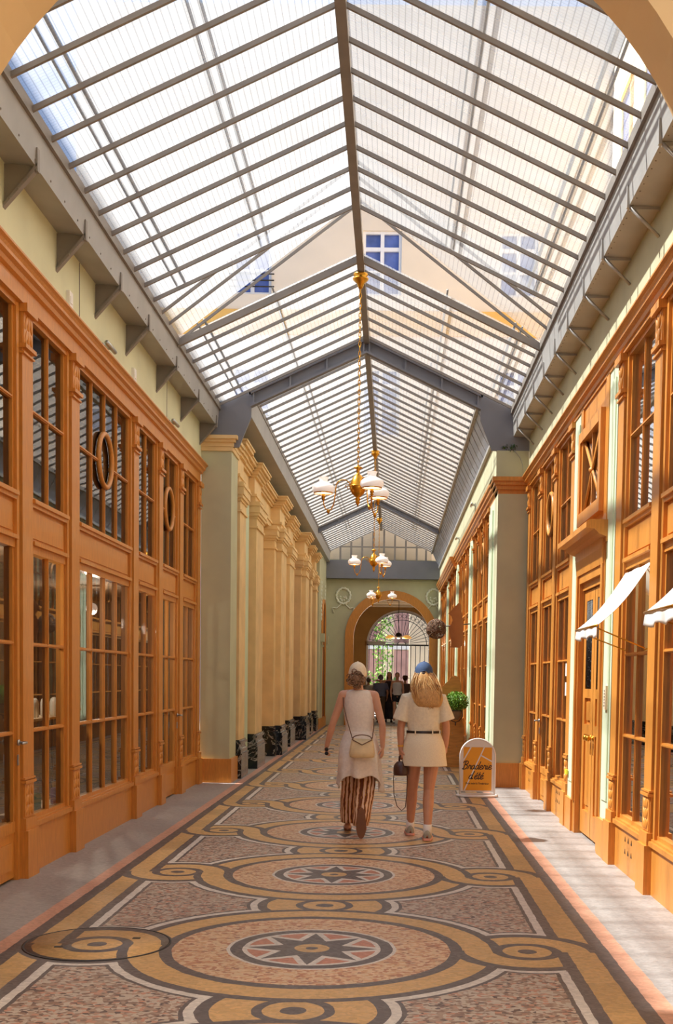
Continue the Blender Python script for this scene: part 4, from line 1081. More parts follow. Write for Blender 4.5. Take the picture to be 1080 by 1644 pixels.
# shop window goods, left
shf = thing('shelf', (-2.62, 10.0, 1.15), 'pale wall shelf inside the left shop window carrying white bottles', 'shelf')
MB().box(-2.74, -2.50, 9.3, 10.7, 1.15, 1.17).build('shelf_board', 'stone_cream', shf)
for y in (9.4, 10.6): MB().box(-2.74, -2.73, y, y+.02, .03, 1.15).build('upright', 'black_metal', shf)
mat('bottle_white', (232, 230, 220), rough=.35, var=.02); mat('bottle_green', (90, 150, 110), rough=.3, var=.05); mat('bottle_purple', (150, 110, 150), rough=.3, var=.05); mat('cap_wood', (216, 176, 110), rough=.6, var=.1)
WB = ['standing at the left end of the window shelf', 'second on the window shelf', 'third on the window shelf', 'at the right end of the window shelf']
for k, y in enumerate((9.66, 9.95, 10.22, 10.5)):
    r = thing('bottle', (-2.60, y, 1.17), 'white round-topped bottle %s' % WB[k], 'bottle', 'white bottles on the shop shelf')
    MB().lathe([(.03, 0), (.038, .01), (.038, .12), (.03, .15), (.012, .165)], (-2.60, y, 1.17), 16).build('bottle_body', 'bottle_white', r)
tb = thing('display_step', (-2.55, 9.7, .02), 'low pale display step inside the left shop window', 'display')
MB().box(-2.72, -2.42, 9.1, 10.3, .36, .40).box(-2.70, -2.44, 9.12, 10.28, .02, .36).build('step_box', 'stone_cream', tb)
for k, (y, m, w) in enumerate(((9.47, 'bottle_green', 'green'), (9.96, 'bottle_purple', 'purple'))):
    r = thing('bottle', (-2.52, y, .40), '%s bottle with a wooden cap at the foot of the left shop window' % w, 'bottle')
    MB().lathe([(.03, 0), (.033, .01), (.033, .13), (.018, .15)], (-2.52, y, .40), 16).build('bottle_body', m, r)
    MB().lathe([(.018, .15), (.018, .2)], (-2.52, y, .40), 14).build('bottle_cap', 'cap_wood', r)
# notices in the right windows
for k, (y, z, w) in enumerate(((12.78, 1.60, 'upper'), (12.78, 1.38, 'lower'))):
    tag(MB().box(2.375, 2.38, y-.05, y+.05, z, z+.15).build('paper_notice', 'white_paint'), 'small white notice in the window beside the panelled door, %s one' % w, 'notice', 'notices in the right window')
tag(MB().box(2.40, 2.405, 7.55, 7.75, 1.45, 1.72).build('paper_notice', 'white_paint'), 'white sheet in the nearest glazed door on the right', 'notice')
wc = MB(); rnd = random.Random(8)
for i in range(26): wc.ball((2.52+rnd.uniform(-.06, .06), 9.1+rnd.uniform(-.25, .25), .46+rnd.uniform(0, .06)), (rnd.uniform(.04, .08), rnd.uniform(.05, .1), rnd.uniform(.03, .06)), 8, 6)
mat('fluff', (248, 246, 240), rough=.9, var=.02)
tag(wc.build('white_fluff', 'fluff'), 'pile of white fluffy stuffing at the foot of the right shop window', 'stuffing', kind='stuff')
tag(MB().box(2.44, 2.62, 8.7, 9.5, .02, .42).build('display_step', 'stone_cream'), 'low display step behind the right shop window under the awning', 'display')

# plaster wreaths on the end wall
mat('plaster_relief', (232, 234, 216), rough=.8, var=.05)
for s, xw_, w in ((0, -1.19, 'left'), (1, 1.72, 'right')):
    r = thing('plaster_wreath', (xw_, YE, 3.75), 'pale plaster wreath with ribbons %s of the far archway' % w, 'wall relief', 'plaster wreaths on the end wall')
    b = MB()
    for k in range(30):
        a = 2*PI*k/30; q = Matrix.Rotation(-a, 3, 'Y')
        b.ball((xw_+.22*math.cos(a), YE-.02, 4.17+.25*math.sin(a)), (.065, .05, .034), 8, 5, rot=Matrix.Rotation(-(a+PI/2+(.5 if k % 2 else -.5)), 3, 'Y'))
    b.build('leaf_ring', 'plaster_relief', r)
    b = MB()
    for q in (-1, 1):
        b.tube([(xw_, YE-.02, 3.93)]+[(xw_+q*(.07*i), YE-.02, 3.90-.03*i+.04*math.sin(i*1.6)) for i in range(1, 6)]+[(xw_+q*.30, YE-.02, 3.62)], .022, 6)
    b.build('ribbon', 'plaster_relief', r)
    b = MB()
    for k in range(9):
        b.ball((xw_+.1*math.cos(k*.7), YE-.02, 4.08+.07*math.sin(k*1.9)), (.03, .02, .03), 7, 5)
    b.build('flower_cluster', 'plaster_relief', r)
for yq, w in ((34.45, 'near'), (36.2, 'far')):
    r = thing('plaster_relief', (-1.74, yq, 3.6), 'plaster garland beside the arched opening, %s side' % w, 'wall relief', 'plaster garlands on the far left wall')
    b = MB()
    for k in range(10): b.ball((-1.73, yq+.06*math.sin(k*1.8), 3.3+.12*k), (.02, .06, .06), 7, 5)
    b.build('garland', 'plaster_relief', r)
ob_ = thing('plaster_bust', (-1.52, 43.6, 3.3), 'small white plaster bust on a bracket in the far passage', 'bust')
MB().lathe([(.04, 0), (.16, .1), (.2, .14), (.2, .18)], (-1.42, 43.6, 3.1), 14).build('bracket', 'white_paint', ob_)
MB().ball((-1.42, 43.6, 3.38), (.15, .22, .14)).ball((-1.42, 43.6, 3.55), (.05, .05, .08)).ball((-1.42, 43.6, 3.68), (.08, .09, .11)).ball((-1.42, 43.5, 3.66), (.02, .03, .03)).build('bust', 'white_paint', ob_)

# added fill lamps that brighten the dark shop interiors
for k, (x, y, w) in enumerate(((-3.1, 9.4, 'inside the left shop behind the bottles'), (-3.1, 13.4, 'inside the left shop near the green block'), (3.1, 9.0, 'inside the right shop behind the farther awning'), (3.1, 13.8, 'inside the right shop beyond the panelled door'))):
    r = thing('shop_lamp', (x, y, 2.3), 'added globe fill lamp hanging %s' % w, 'lamp', 'added fill lamps inside the shops')
    MB().tube([(x, y, 2.58), (x, y, 2.38)], .006, 5).build('cord', 'black_metal', r)
    MB().ball((x, y, 2.31), .07).build('fill_globe', 'milk_glass', r)
    l = bpy.data.lights.new('shop_fill_light', 'POINT'); l.energy = 38; l.color = (1, .86, .68); l.shadow_soft_size = .08
    lo = bpy.data.objects.new('shop_fill_light', l); COL.objects.link(lo); lo.parent = r; lo.location = (0, 0, -.10)
# ------------------------------------------------------------------ people
def remeshed(b, name, m, parent, voxel=.006, smooth_n=4):
    o = b.build(name+'_tmp', m); md = o.modifiers.new('r', 'REMESH'); md.mode = 'VOXEL'; md.voxel_size = voxel; md.use_smooth_shade = True
    sm = o.modifiers.new('s', 'SMOOTH'); sm.factor = .5; sm.iterations = smooth_n
    dg = bpy.context.evaluated_depsgraph_get(); me = bpy.data.meshes.new_from_object(o.evaluated_get(dg))
    off = o.location.copy(); bpy.data.objects.remove(o)
    me.transform(Matrix.Translation(off-LOC[parent.name])); me.name = name
    me.polygons.foreach_set('use_smooth', [True]*len(me.polygons))
    o = bpy.data.objects.new(name, me); COL.objects.link(o); o.parent = parent; LOC[o.name] = LOC[parent.name]
    return o
def capsule(b, p0, p1, r0, r1, n=14):
    p0, p1 = Vector(p0), Vector(p1); d = p1-p0; L = d.length; d = d.normalized(); pts = []; rs = []
    for k in range(6):
        a = PI/2*k/5; pts.append(p0-d*r0*math.cos(a)*.999); rs.append(max(r0*math.sin(a), .0006))
    for t in (.25, .5, .75): pts.append(p0+d*L*t); rs.append(r0+(r1-r0)*t)
    for k in range(6):
        a = PI/2*k/5; pts.append(p1+d*r1*math.sin(a)*.999); rs.append(max(r1*math.cos(a), .0006))
    b.tube(pts, rs, n)
def muscle(b, p0, p1, r0, rm, r1, tm=.35):
    """limb segment swelling at tm"""
    p0, p1 = Vector(p0), Vector(p1); pm = p0+(p1-p0)*tm
    capsule(b, p0, pm, r0, rm); capsule(b, pm, p1, rm, r1)
def hand(b, wr, d, n, side, curl=.5, L=.17):
    """palm and five fingers: d points to the fingertips, n out of the back of the hand, side = +1 when thumb lies along d x n"""
    d = Vector(d).normalized(); n = (Vector(n)-d*Vector(n).dot(d)).normalized(); t = d.cross(n)*side
    wr = Vector(wr); k = L/.17
    for i, o in enumerate((-.030, -.010, .010, .028)):
        capsule(b, wr+d*.012*k+t*o*.5*k, wr+d*.078*k+t*o*k, .013*k, .0115*k, 10)
    lens = (.052, .068, .075, .066)
    for i, o in enumerate((-.033, -.0115, .0105, .032)):
        p = wr+d*.080*k+t*o*k; dd = d+t*o*1.6; a = 0
        for seg in range(3):
            a += curl*(.55+.25*seg); sl = lens[i]*k*(.45, .32, .25)[seg]
            v = (dd*math.cos(a)-n*math.sin(a)).normalized(); q = p+v*sl
            capsule(b, p, q, .0088*k-.0008*seg, .0082*k-.0008*seg, 8); p = q
    p = wr+d*.022*k+t*.026*k; v1 = (d*.65+t*.75-n*.25).normalized(); v2 = (d*.9+t*.25-n*.4).normalized()
    capsule(b, p, p+v1*.040*k, .013*k, .0105*k, 8); capsule(b, p+v1*.040*k, p+v1*.040*k+v2*.034*k, .0100*k, .0085*k, 8)
def body(name, parent, J, m='skin', voxel=.006, sc=1.0, fingers=True, face=1, curlL=.5, curlR=.4):
    """J: absolute joints. face=+1 looks toward +Y, -1 toward the camera"""
    b = MB(); f = face; V = lambda k: Vector(J[k])
    h = V('head'); b.ball(h+Vector((0, 0, .015)), (.074*sc, .092*sc, .098*sc), 20, 14)
    b.ball(h+Vector((0, f*.028, -.055)), (.052*sc, .060*sc, .055*sc), 16, 10)                       # jaw
    b.ball(h+Vector((0, f*.096, -.012)), (.011, .016, .022), 10, 8)                              # nose
    b.ball(h+Vector((0, f*.083, -.060)), (.022, .010, .008), 10, 6); b.ball(h+Vector((0, f*.078, -.092)), (.018, .016, .014), 10, 6)
    for s in (-1, 1):
        b.ball(h+Vector((s*.076*sc, -.005, -.01)), (.010, .020, .030), 10, 8)                     # ears
        b.ball(h+Vector((s*.030, f*.082, .012)), (.020, .010, .008), 10, 6)                       # brow
    nk = V('neck'); capsule(b, nk, h+Vector((0, -f*.01, -.05)), .052*sc, .050*sc)
    ch = V('chest'); pv = V('pelvis'); wa = (ch*.42+pv*.58); wa.z += .02
    b.ball(ch, (.135*sc, .095*sc, .15*sc), 20, 14); b.ball(wa, (.118*sc, .085*sc, .13*sc), 20, 12); b.ball(pv, (.155*sc, .11*sc, .13*sc), 20, 14)
    b.ball(ch*.5+wa*.5, (.122*sc, .088*sc, .14*sc), 20, 12)
    capsule(b, nk+Vector((0, 0, -.03)), ch+Vector((0, 0, .05)), .06*sc, .09*sc)
    for s in 'LR':
        sh, el, wr = V('sh'+s), V('el'+s), V('wr'+s)
        capsule(b, nk+Vector((0, 0, -.035)), sh, .045*sc, .050*sc)
        muscle(b, sh, el, .050*sc, .046*sc, .036*sc, .3); muscle(b, el, wr, .036*sc, .038*sc, .024*sc, .25)
        d = V('hd'+s)-wr
        if fingers: hand(b, wr, d, J['n'+s], J.get('side'+s, 1), curlL if s == 'L' else curlR, .168*sc)
        else: capsule(b, wr, wr+d.normalized()*.09, .026, .022)
        hp, kn, an = V('hp'+s), V('kn'+s), V('an'+s)
        muscle(b, hp, kn, .088*sc, .080*sc, .052*sc, .25); muscle(b, kn, an, .050*sc, .054*sc, .032*sc, .28)
        to = V('to'+s); he = an+(an-to).normalized()*.04; he.z = an.z-.045 if 'heel'+s not in J else Vector(J['heel'+s]).z
        if 'heel'+s in J: he = V('heel'+s)
        q = .62 if J.get('shod') else 1
        capsule(b, an, he, .030*sc, .030*sc*q); capsule(b, he, to, .028*sc*q, .024*sc*q); capsule(b, an, to, .030*sc*q, .020*sc*q)
    return remeshed(b, name, m, parent, voxel)
def rings(spec, n=56, fold=None):
    """spec rows: z, cx, cy, rx, ry"""
    out = []
    for i, (z, cx, cy, rx, ry) in enumerate(spec):
        t = i/(len(spec)-1); R = []
        for k in range(n):
            a = 2*PI*k/n; q = fold(t, a, z) if fold else (1, 0)
            R.append(Vector((cx+rx*math.cos(a)*q[0], cy+ry*math.sin(a)*q[0], z+q[1])))
        out.append(R)
    return out
def interp(spec, m=4):
    out = []
    for i in range(len(spec)-1):
        p0, p1, p2, p3 = spec[max(i-1, 0)], spec[i], spec[i+1], spec[min(i+2, len(spec)-1)]
        for j in range(m):
            t = j/m; out.append(tuple(.5*((2*p1[a])+(-p0[a]+p2[a])*t+(2*p0[a]-5*p1[a]+4*p2[a]-p3[a])*t*t+(-p0[a]+3*p1[a]-3*p2[a]+p3[a])*t**3) for a in range(5)))
    out.append(spec[-1]); return out
def garment(name, m, parent, spec, fold=None, caps=False, n=56, thick=.004):
    o = MB().loft(rings(interp(spec), n, fold), caps=caps).build(name, m, parent)
    if thick and not caps: md = o.modifiers.new('thick', 'SOLIDIFY'); md.thickness = thick; md.offset = 0
    return o
def fabric(name, c, rough=.85, bump=.25, scale=40, **k):
    return mat(name, c, rough=rough, var=.05, scale=scale, bump=bump, **k)
fabric('dress_white', (238, 230, 220)); fabric('tee_cream', (236, 226, 200)); fabric('skirt_cream', (242, 232, 206), scale=120, bump=.15)
fabric('cap_cream', (238, 224, 196)); fabric('cap_blue', (54, 76, 112)); mat('hair_blond', (204, 158, 98), rough=.45, var=.3, scale=60, stretch=(6, 6, .5)); mat('hair_ash', (140, 108, 80), rough=.5, var=.3, scale=60)
mat('hair_brown', (74, 50, 36), rough=.5, var=.2); mat('leather_cream', (232, 212, 168), rough=.45, var=.05, scale=20, bump=.1); mat('leather_brown', (72, 44, 36), rough=.35, var=.15, scale=20, bump=.1)
mat('strap_brown', (110, 78, 58), rough=.5); mat('shoe_grey', (168, 166, 152), rough=.7, var=.1, scale=30); mat('shoe_pink', (238, 176, 160), rough=.6); mat('sole_brown', (122, 76, 40), rough=.5, var=.1)
mat('sandal_tan', (206, 140, 104), rough=.5); mat('belt_black', (36, 28, 24), rough=.35); mat('gold_yellow', (240, 180, 40), rough=.3)
def stripes():
    m = new_mat('striped_trousers'); t = NT(m); b = m.node_tree.nodes['Principled BSDF']; g = t.n('ShaderNodeAttribute'); g.attribute_name = 'stripe'
    nz = t.n('ShaderNodeTexNoise'); nz.inputs['Scale'].default_value = 9
    q = X(t, g.outputs['Fac'])+(X(t, nz.outputs['Fac'])-.5)*.10
    f = q*7.0; f = f-f.floor()
    c = t.mix((f > .48), lin((232, 196, 164)), lin((206, 142, 60))); c = t.mix((f > .56), c, lin((112, 58, 30))); c = t.mix((f > .92), c, lin((206, 142, 60)))
    m.node_tree.links.new(c, b.inputs['Base Color']); b.inputs['Roughness'].default_value = .85
stripes()
def trouser(parent, spec, ncols, fold, ph=0.0):
    R = rings(interp(spec, 5), 48, fold); o = MB().loft(R, caps=False).build('trouser_leg', 'striped_trousers', parent)
    at = o.data.attributes.new('stripe', 'FLOAT', 'POINT')
    n = 48; vals = []
    for i in range(len(R)):
        for k in range(n): vals.append(abs(((k/n+ph) % 1.0)*2-1)*1.0)
    at.data.foreach_set('value', vals)
    md = o.modifiers.new('thick', 'SOLIDIFY'); md.thickness = .004
    return o
def cap(parent, h, m, face=1, sc=1.0, hole=True):
    h = Vector(h); b = MB(); R = []
    for i in range(11):
        a = PI/2*i/10; rr = math.cos(a); z = -.018+.140*math.sin(a)*sc
        R.append([h+Vector((.094*(1-(1-rr)**1.15)*math.cos(2*PI*k/32)*sc, .110*(1-(1-rr)**1.15)*math.sin(2*PI*k/32)*sc, z-(.022*math.sin(2*PI*k/32)*-face*rr if i < 3 else 0))) for k in range(32)])
    b.loft(R, caps=True); b.ball(h+Vector((0, 0, -.018+.141*sc)), (.010, .010, .006))
    o = b.build('cap_crown', m, parent)
    b = MB(); P = []
    for j in range(5):
        t = j/4; P.append([h+Vector((.082*math.cos(PI*k/14)*(1-.25*t), face*(.075+.085*math.sin(PI*k/14)*t+.02*math.sin(PI*k/14)), .0-.018*t-.012*abs(math.cos(PI*k/14)))) for k in range(15)])
    b.loft(P, caps=False, closed=False); v = b.build('cap_visor', m, o); md = v.modifiers.new('t', 'SOLIDIFY'); md.thickness = .004
    b = MB(); b.tube([h+Vector((.052*math.cos(PI*k/12), -face*(.108-.016*abs(math.cos(PI*k/12))), -.012+.045*math.sin(PI*k/12))) for k in range(13)], .004, 5)
    b.tube([h+Vector((.075*math.cos(PI*k/12), -face*(.098*math.sin(PI*k/12)+.012), -.020)) for k in range(13)], .008, 6); b.build('back_strap', m, o)
    return o
def strands(parent, name, m, n, fn, r=.004, seed=1):
    rnd = random.Random(seed); b = MB()
    for i in range(n): b.tube(fn(i/n, rnd), [r*.8, r, r, r, r, r*.9, r*.4][:7], 5)
    return tag(b.build(name, m, parent), kind='stuff')
def shoe(parent, name, an, to, upper, sole, sole_h=.025, w=.042):
    """low shoe from ankle toward toe, resting on the floor plane through the toe"""
    an, to = Vector(an), Vector(to); d = (to-an); d.z = 0; d.normalize(); sdw = Vector((-d.y, d.x, 0)); base = to.z-.03
    heel = Vector((an.x, an.y, base))-d*.055; L = (Vector((to.x, to.y, base))-heel).length+.03
    prof = [(0, .55), (.08, .8), (.3, .85), (.55, .9), (.75, 1.0), (.92, .8), (1, .35)]
    P = [heel+d*L*t+sdw*w*q for t, q in prof]+[heel+d*L*t-sdw*w*q for t, q in prof[::-1]]
    o = MB().prism([p+Vector((0, 0, 0)) for p in P], (0, 0, sole_h)).build(name+'_sole', sole, parent)
    b = MB(); R = []
    for t, q, hh in ((-.01, .2, .03), (.0, .45, .055), (.06, .72, .075), (.25, .78, .075), (.45, .8, .06), (.7, .88, .042), (.9, .75, .03), (.99, .3, .012)):
        c = heel+d*L*t+Vector((0, 0, sole_h)); R.append([c+sdw*w*q*math.cos(PI*k/8)+Vector((0, 0, hh*math.sin(PI*k/8))) for k in range(9)])
    b.loft(R, caps=False, closed=False); b.build(name+'_upper', upper, parent)

# ---- woman in white sleeveless dress
X1, Y1 = .12, 11.2
w1 = thing('person', (X1, Y1, 0), 'woman walking away in a white sleeveless dress over brown striped trousers', 'person')
J1 = dict(head=(.095, Y1+.01, 1.575), neck=(.105, Y1, 1.435), chest=(.115, Y1, 1.27), pelvis=(.12, Y1, .95),
          shL=(-.045, Y1, 1.375), elL=(-.148, Y1+.03, 1.08), wrL=(-.205, Y1+.10, .865), hdL=(-.222, Y1+.16, .79), nL=(-.9, -.5, .1), sideL=-1,
          shR=(.262, Y1, 1.375), elR=(.345, Y1-.04, 1.09), wrR=(.350, Y1-.03, .875), hdR=(.345, Y1-.02, .77), nR=(.9, -.3, 0), sideR=1,
          hpL=(.05, Y1, .9), knL=(.035, Y1+.17, .50), anL=(.005, Y1+.30, .085), toL=(-.002, Y1+.47, .035),
          hpR=(.19, Y1, .9), knR=(.18, Y1+.02, .49), anR=(.165, Y1-.26, .225), toR=(.155, Y1-.30, .035), heelR=(.165, Y1-.33, .235))
body('body', w1, J1, 'skin', .0045, .93, curlL=.85, curlR=.35)
fold1 = lambda t, a, z: (1+.010*math.sin(z*95+2*math.sin(a*2))*(1 if .95 < z < 1.28 else .4)+.006*math.sin(a*5+z*9), 0)
garment('dress_bodice', 'dress_white', w1, [(1.425, .108, Y1, .090, .062), (1.405, .108, Y1, .128, .082), (1.36, .11, Y1, .142, .096), (1.30, .112, Y1, .146, .104), (1.22, .115, Y1, .150, .108), (1.12, .118, Y1, .138, .102), (1.03, .120, Y1, .134, .100), (.96, .12, Y1, .158, .12)], fold1)
def foldS(t, a, z):
    w = t*t
    tip = max(0, math.cos(a))**4*.16+max(0, -math.cos(a))**3*.12
    return (1+w*(.09*math.sin(a*7+.6)+.05*math.sin(a*11+2))+.01*math.sin(z*80+a*3), -w*tip+w*.02*math.sin(a*5))
garment('dress_skirt', 'dress_white', w1, [(1.02, .120, Y1, .138, .104), (.95, .12, Y1, .172, .128), (.86, .12, Y1-.01, .198, .152), (.76, .125, Y1-.02, .208, .165), (.67, .13, Y1-.02, .212, .172), (.59, .135, Y1-.02, .222, .178)], foldS, n=96)
ft = lambda t, a, z: (1+.05*math.sin(a*6+z*8)+.035*math.sin(z*42+a*2)*t, 0)
trouser(w1, [(.92, .055, Y1, .10, .10), (.70, .045, Y1+.07, .098, .10), (.50, .035, Y1+.15, .088, .095), (.28, .020, Y1+.22, .082, .09), (.09, .022, Y1+.26, .080, .10)], 6, ft, .1)
trouser(w1, [(.92, .19, Y1, .10, .10), (.70, .188, Y1+.01, .10, .10), (.50, .182, Y1-.01, .098, .10), (.34, .170, Y1-.15, .088, .10), (.20, .158, Y1-.24, .078, .09), (.12, .150, Y1-.22, .07, .08)], 6, ft, .3)
shoe(w1, 'left_sandal', (.005, Y1+.30, .06), (-.002, Y1+.47, .035), 'sandal_tan', 'sole_brown', .02)
b = MB(); P = []
for k in range(24):
    a = 2*PI*k/24; zz = .160+.150*math.sin(a); 
    P.append((.160+(.052 if zz < .15 else .043)*math.cos(a)*(1 if abs(math.sin(a)) < .9 else .9), Y1-.375-.0+(.15-zz)*-.05, zz))
b.prism(P, (0, .022, 0)); b.build('raised_sandal_sole', 'sole_brown', w1)
MB().tube([(.118, Y1-.35, .10), (.13, Y1-.30, .12), (.165, Y1-.28, .125), (.195, Y1-.30, .12), (.202, Y1-.35, .10)], .012, 6).build('sandal_strap', 'sandal_tan', w1)
cap(w1, (.095, Y1+.01, 1.585), 'cap_cream', 1, .97)
MB().ball((.095, Y1-.088, 1.585), (.040, .012, .030)).build('hair_in_opening', 'hair_ash', w1)
rh = Vector((.085, Y1-.10, 1.535))
def curl(t, rnd):
    c = rh+Vector((rnd.gauss(0, .028), rnd.uniform(-.02, .01), rnd.gauss(-.01, .03))); a = rnd.uniform(0, 6.28); r = rnd.uniform(.012, .030); ax = rnd.choice((0, 1))
    return [c+Vector((r*math.cos(a+k*.8), -.012+.006*k if ax else r*.5*math.sin(a+k), r*math.sin(a+k*.8))) for k in range(7)]
o = MB().ball(rh, (.040, .032, .042)).ball((.095, Y1-.025, 1.54), (.078, .075, .05)).ball((.09, Y1-.05, 1.49), (.045, .04, .03)).build('hair', 'hair_ash', w1)
strands(w1, 'hair_curls', 'hair_ash', 90, curl, .0055, 2)
# shoulder bag
hb = thing('shoulder_bag', (.155, Y1-.26, .775), 'cream leather shoulder bag hanging behind the woman in the white dress', 'bag')
R = [[Vector((.155+(x*w), Y1-.235+y*d, z)) for x, y in ((-1, -.6), (-.8, -1), (0, -1.1), (.8, -1), (1, -.6), (1, .6), (.8, 1), (0, 1), (-.8, 1), (-1, .6))] for z, w, d in ((.778, .098, .036), (.785, .118, .046), (.82, .124, .05), (.88, .116, .045), (.93, .108, .034), (.965, .102, .022))]
for r in R[-1]: r.z -= .03*(1-abs(r.x-.155)/.102)
MB().loft(R).build('bag_body', 'leather_cream', hb)
b = MB(); b.tube([(.058, Y1-.27, .955), (.155, Y1-.29, .905), (.252, Y1-.27, .955)], .005, 5); b.build('flap_edge', 'strap_brown', hb)
b = MB(); b.tube([(.060, Y1-.235, .96), (-.0, Y1-.14, 1.14), (-.035, Y1-.10, 1.28), (-.045, Y1-.02, 1.375), (-.03, Y1+.06, 1.39)], .005, 6)
b.tube([(.250, Y1-.235, .96), (.262, Y1-.16, 1.06), (.262, Y1-.09, 1.14), (.25, Y1+.05, 1.15)], .005, 6); b.build('long_strap', 'strap_brown', hb)
b = MB(); b.tube([(.062, Y1-.24, .955)]+[(.155-.09*math.cos(PI*k/10), Y1-.27, .965+.035*math.sin(PI*k/10)) for k in range(1, 10)]+[(.248, Y1-.24, .955)], .0055, 6); b.build('carry_handle', 'strap_brown', hb)
sgl = thing('sunglasses', (-.228, Y1+.1, .80), 'dark sunglasses held in the left hand of the woman in white', 'sunglasses')
b = MB()
for s in (-1, 1):
    c = Vector((-.205, Y1+.06, .815+s*.020)); b.tube([c+Vector((.016*math.cos(k*PI/8), -.006*math.cos(k*PI/8), .016*math.sin(k*PI/8))) for k in range(16)], .0035, 5, closed=True)
b.tube([(-.205, Y1+.06, .835), (-.16, Y1+.04, .845), (-.13, Y1+.03, .84)], .003, 5); b.build('frame', 'black_metal', sgl)
MB().ball((-.205, Y1+.06, .795), (.014, .003, .014)).ball((-.205, Y1+.06, .835), (.014, .003, .014)).build('lenses', 'belt_black', sgl)

# ---- woman in cream T-shirt and skirt
Y2 = 11.05
w2 = thing('person', (.745, Y2, 0), 'woman with long blond hair walking away in a cream T-shirt and short cream skirt', 'person')
J2 = dict(shod=1, head=(.740, Y2+.01, 1.585), neck=(.742, Y2, 1.43), chest=(.743, Y2, 1.25), pelvis=(.752, Y2, .93),
          shL=(.580, Y2, 1.35), elL=(.525, Y2+.0, 1.07), wrL=(.528, Y2-.02, .86), hdL=(.535, Y2-.02, .77), nL=(-.9, -.4, 0), sideL=-1,
          shR=(.905, Y2, 1.35), elR=(.965, Y2-.01, 1.09), wrR=(.965, Y2+.03, .90), hdR=(.960, Y2+.06, .82), nR=(.9, -.4, 0), sideR=1,
          hpL=(.66, Y2, .88), knL=(.648, Y2+.09, .47), anL=(.634, Y2+.15, .10), toL=(.625, Y2+.32, .035),
          hpR=(.84, Y2, .88), knR=(.805, Y2-.02, .47), anR=(.793, Y2-.20, .10), toR=(.80, Y2-.02, .035))
body('body', w2, J2, 'skin_tan', .0045, 1.02, curlL=1.1, curlR=.6)
b = MB(); b.loft(rings(interp([(1.425, .742, Y2, .075, .06), (1.40, .742, Y2, .155, .085), (1.34, .742, Y2, .182, .112), (1.25, .743, Y2, .178, .122), (1.14, .745, Y2, .164, .118), (1.06, .747, Y2, .158, .115), (1.02, .748, Y2, .158, .115)]), 40, lambda t, a, z: (1+.014*math.sin(a*4+z*22)+.012*math.sin(z*50+a*3)*t, 0)))
for s, sh, el in ((-1, J2['shL'], J2['elL']), (1, J2['shR'], J2['elR'])):
    sh = Vector(sh); el = Vector(el); d = (el-sh).normalized()
    b.tube([sh+Vector((-s*.05, 0, .01)), sh+Vector((0, 0, .005)), sh+d*.07, sh+d*.14+Vector((s*.008, 0, 0)), sh+d*.215+Vector((s*.014, 0, 0))], [.055, .066, .072, .078, .084], 20)
remeshed(b, 't_shirt', 'tee_cream', w2, .006, 2)
garment('skirt', 'skirt_cream', w2, [(1.035, .748, Y2, .160, .120), (1.0, .748, Y2, .168, .128), (.93, .750, Y2, .194, .150), (.85, .752, Y2, .208, .160), (.77, .754, Y2, .214, .162), (.705, .756, Y2, .220, .165)], lambda t, a, z: (1+.012*math.sin(a*3+1)*t, 0))
garment('belt', 'belt_black', w2, [(1.045, .748, Y2, .165, .124), (1.035, .748, Y2, .1655, .1245), (1.022, .748, Y2, .166, .125)], thick=.006)
for x in (.665, .83, .90): MB().box(x-.006, x+.006, Y2-.134+abs(x-.748)*.12, Y2-.118+abs(x-.748)*.14, 1.01, 1.055).build('belt_loop', 'skirt_cream', w2)
for k, (an, to) in enumerate(((J2['anL'], J2['toL']), (J2['anR'], J2['toR']))):
    an = Vector(an); nm = ('left', 'right')[k]
    MB().tube([an+Vector((0, 0, -.05)), an+Vector((0, 0, .0)), an+Vector((0, 0, .055))], [.042, .040, .041], 16).build(nm+'_sock', 'white_cloth', w2)
    shoe(w2, nm+'_trainer', an, to, 'shoe_grey', 'shoe_pink', .024, .052)
b = MB(); b.lathe([(.031, -.006), (.034, 0), (.031, .006)], (.527, Y2-.018, .895), 16, caps=False); b.build('bracelet', 'gold_yellow', w2)
cap(w2, (.740, Y2+.01, 1.590), 'cap_blue', 1, 1.0)
MB().ball((.740, Y2-.091, 1.585), (.042, .012, .032)).build('hair_in_opening', 'hair_brown', w2)
h2 = Vector((.740, Y2+.01, 1.59))
def hair2(t, rnd):
    a = -PI*.5+rnd.uniform(-1.45, 1.45); s0 = h2+Vector((.078*math.cos(a), .090*math.sin(a), .01+rnd.uniform(-.01, .02)))
    lx = rnd.uniform(-.125, .135); L = rnd.uniform(.27, .345)-abs(lx-.02)*.45; ph = rnd.uniform(0, 6); e = h2+Vector((.035+lx, -.115+rnd.uniform(-.02, .03), -.0-L))
    out = []
    for k in range(7):
        u = k/6; p = s0.lerp(e, u**1.1); p.x += .035*math.sin(PI*u)*(1 if math.cos(a) > 0 else -1)*abs(math.cos(a))*1.4+.006*math.sin(ph+u*9); p.y -= .035*math.sin(PI*u)+.004*math.cos(ph+u*9); out.append(p)
    return out
R = rings(interp([(1.62, .740, Y2-.005, .070, .085), (1.57, .742, Y2-.02, .092, .095), (1.50, .752, Y2-.055, .120, .075), (1.42, .765, Y2-.09, .142, .055), (1.35, .778, Y2-.105, .140, .042), (1.30, .785, Y2-.11, .120, .030), (1.275, .79, Y2-.11, .10, .014)]), 36, lambda t, a, z: (1+.05*math.sin(a*9+z*20), 0))
MB().loft(R).build('hair', 'hair_blond', w2)
mat('hair_gold', (176, 122, 68), rough=.45, var=.2, scale=60); mat('hair_light', (232, 196, 138), rough=.45, var=.2, scale=60)
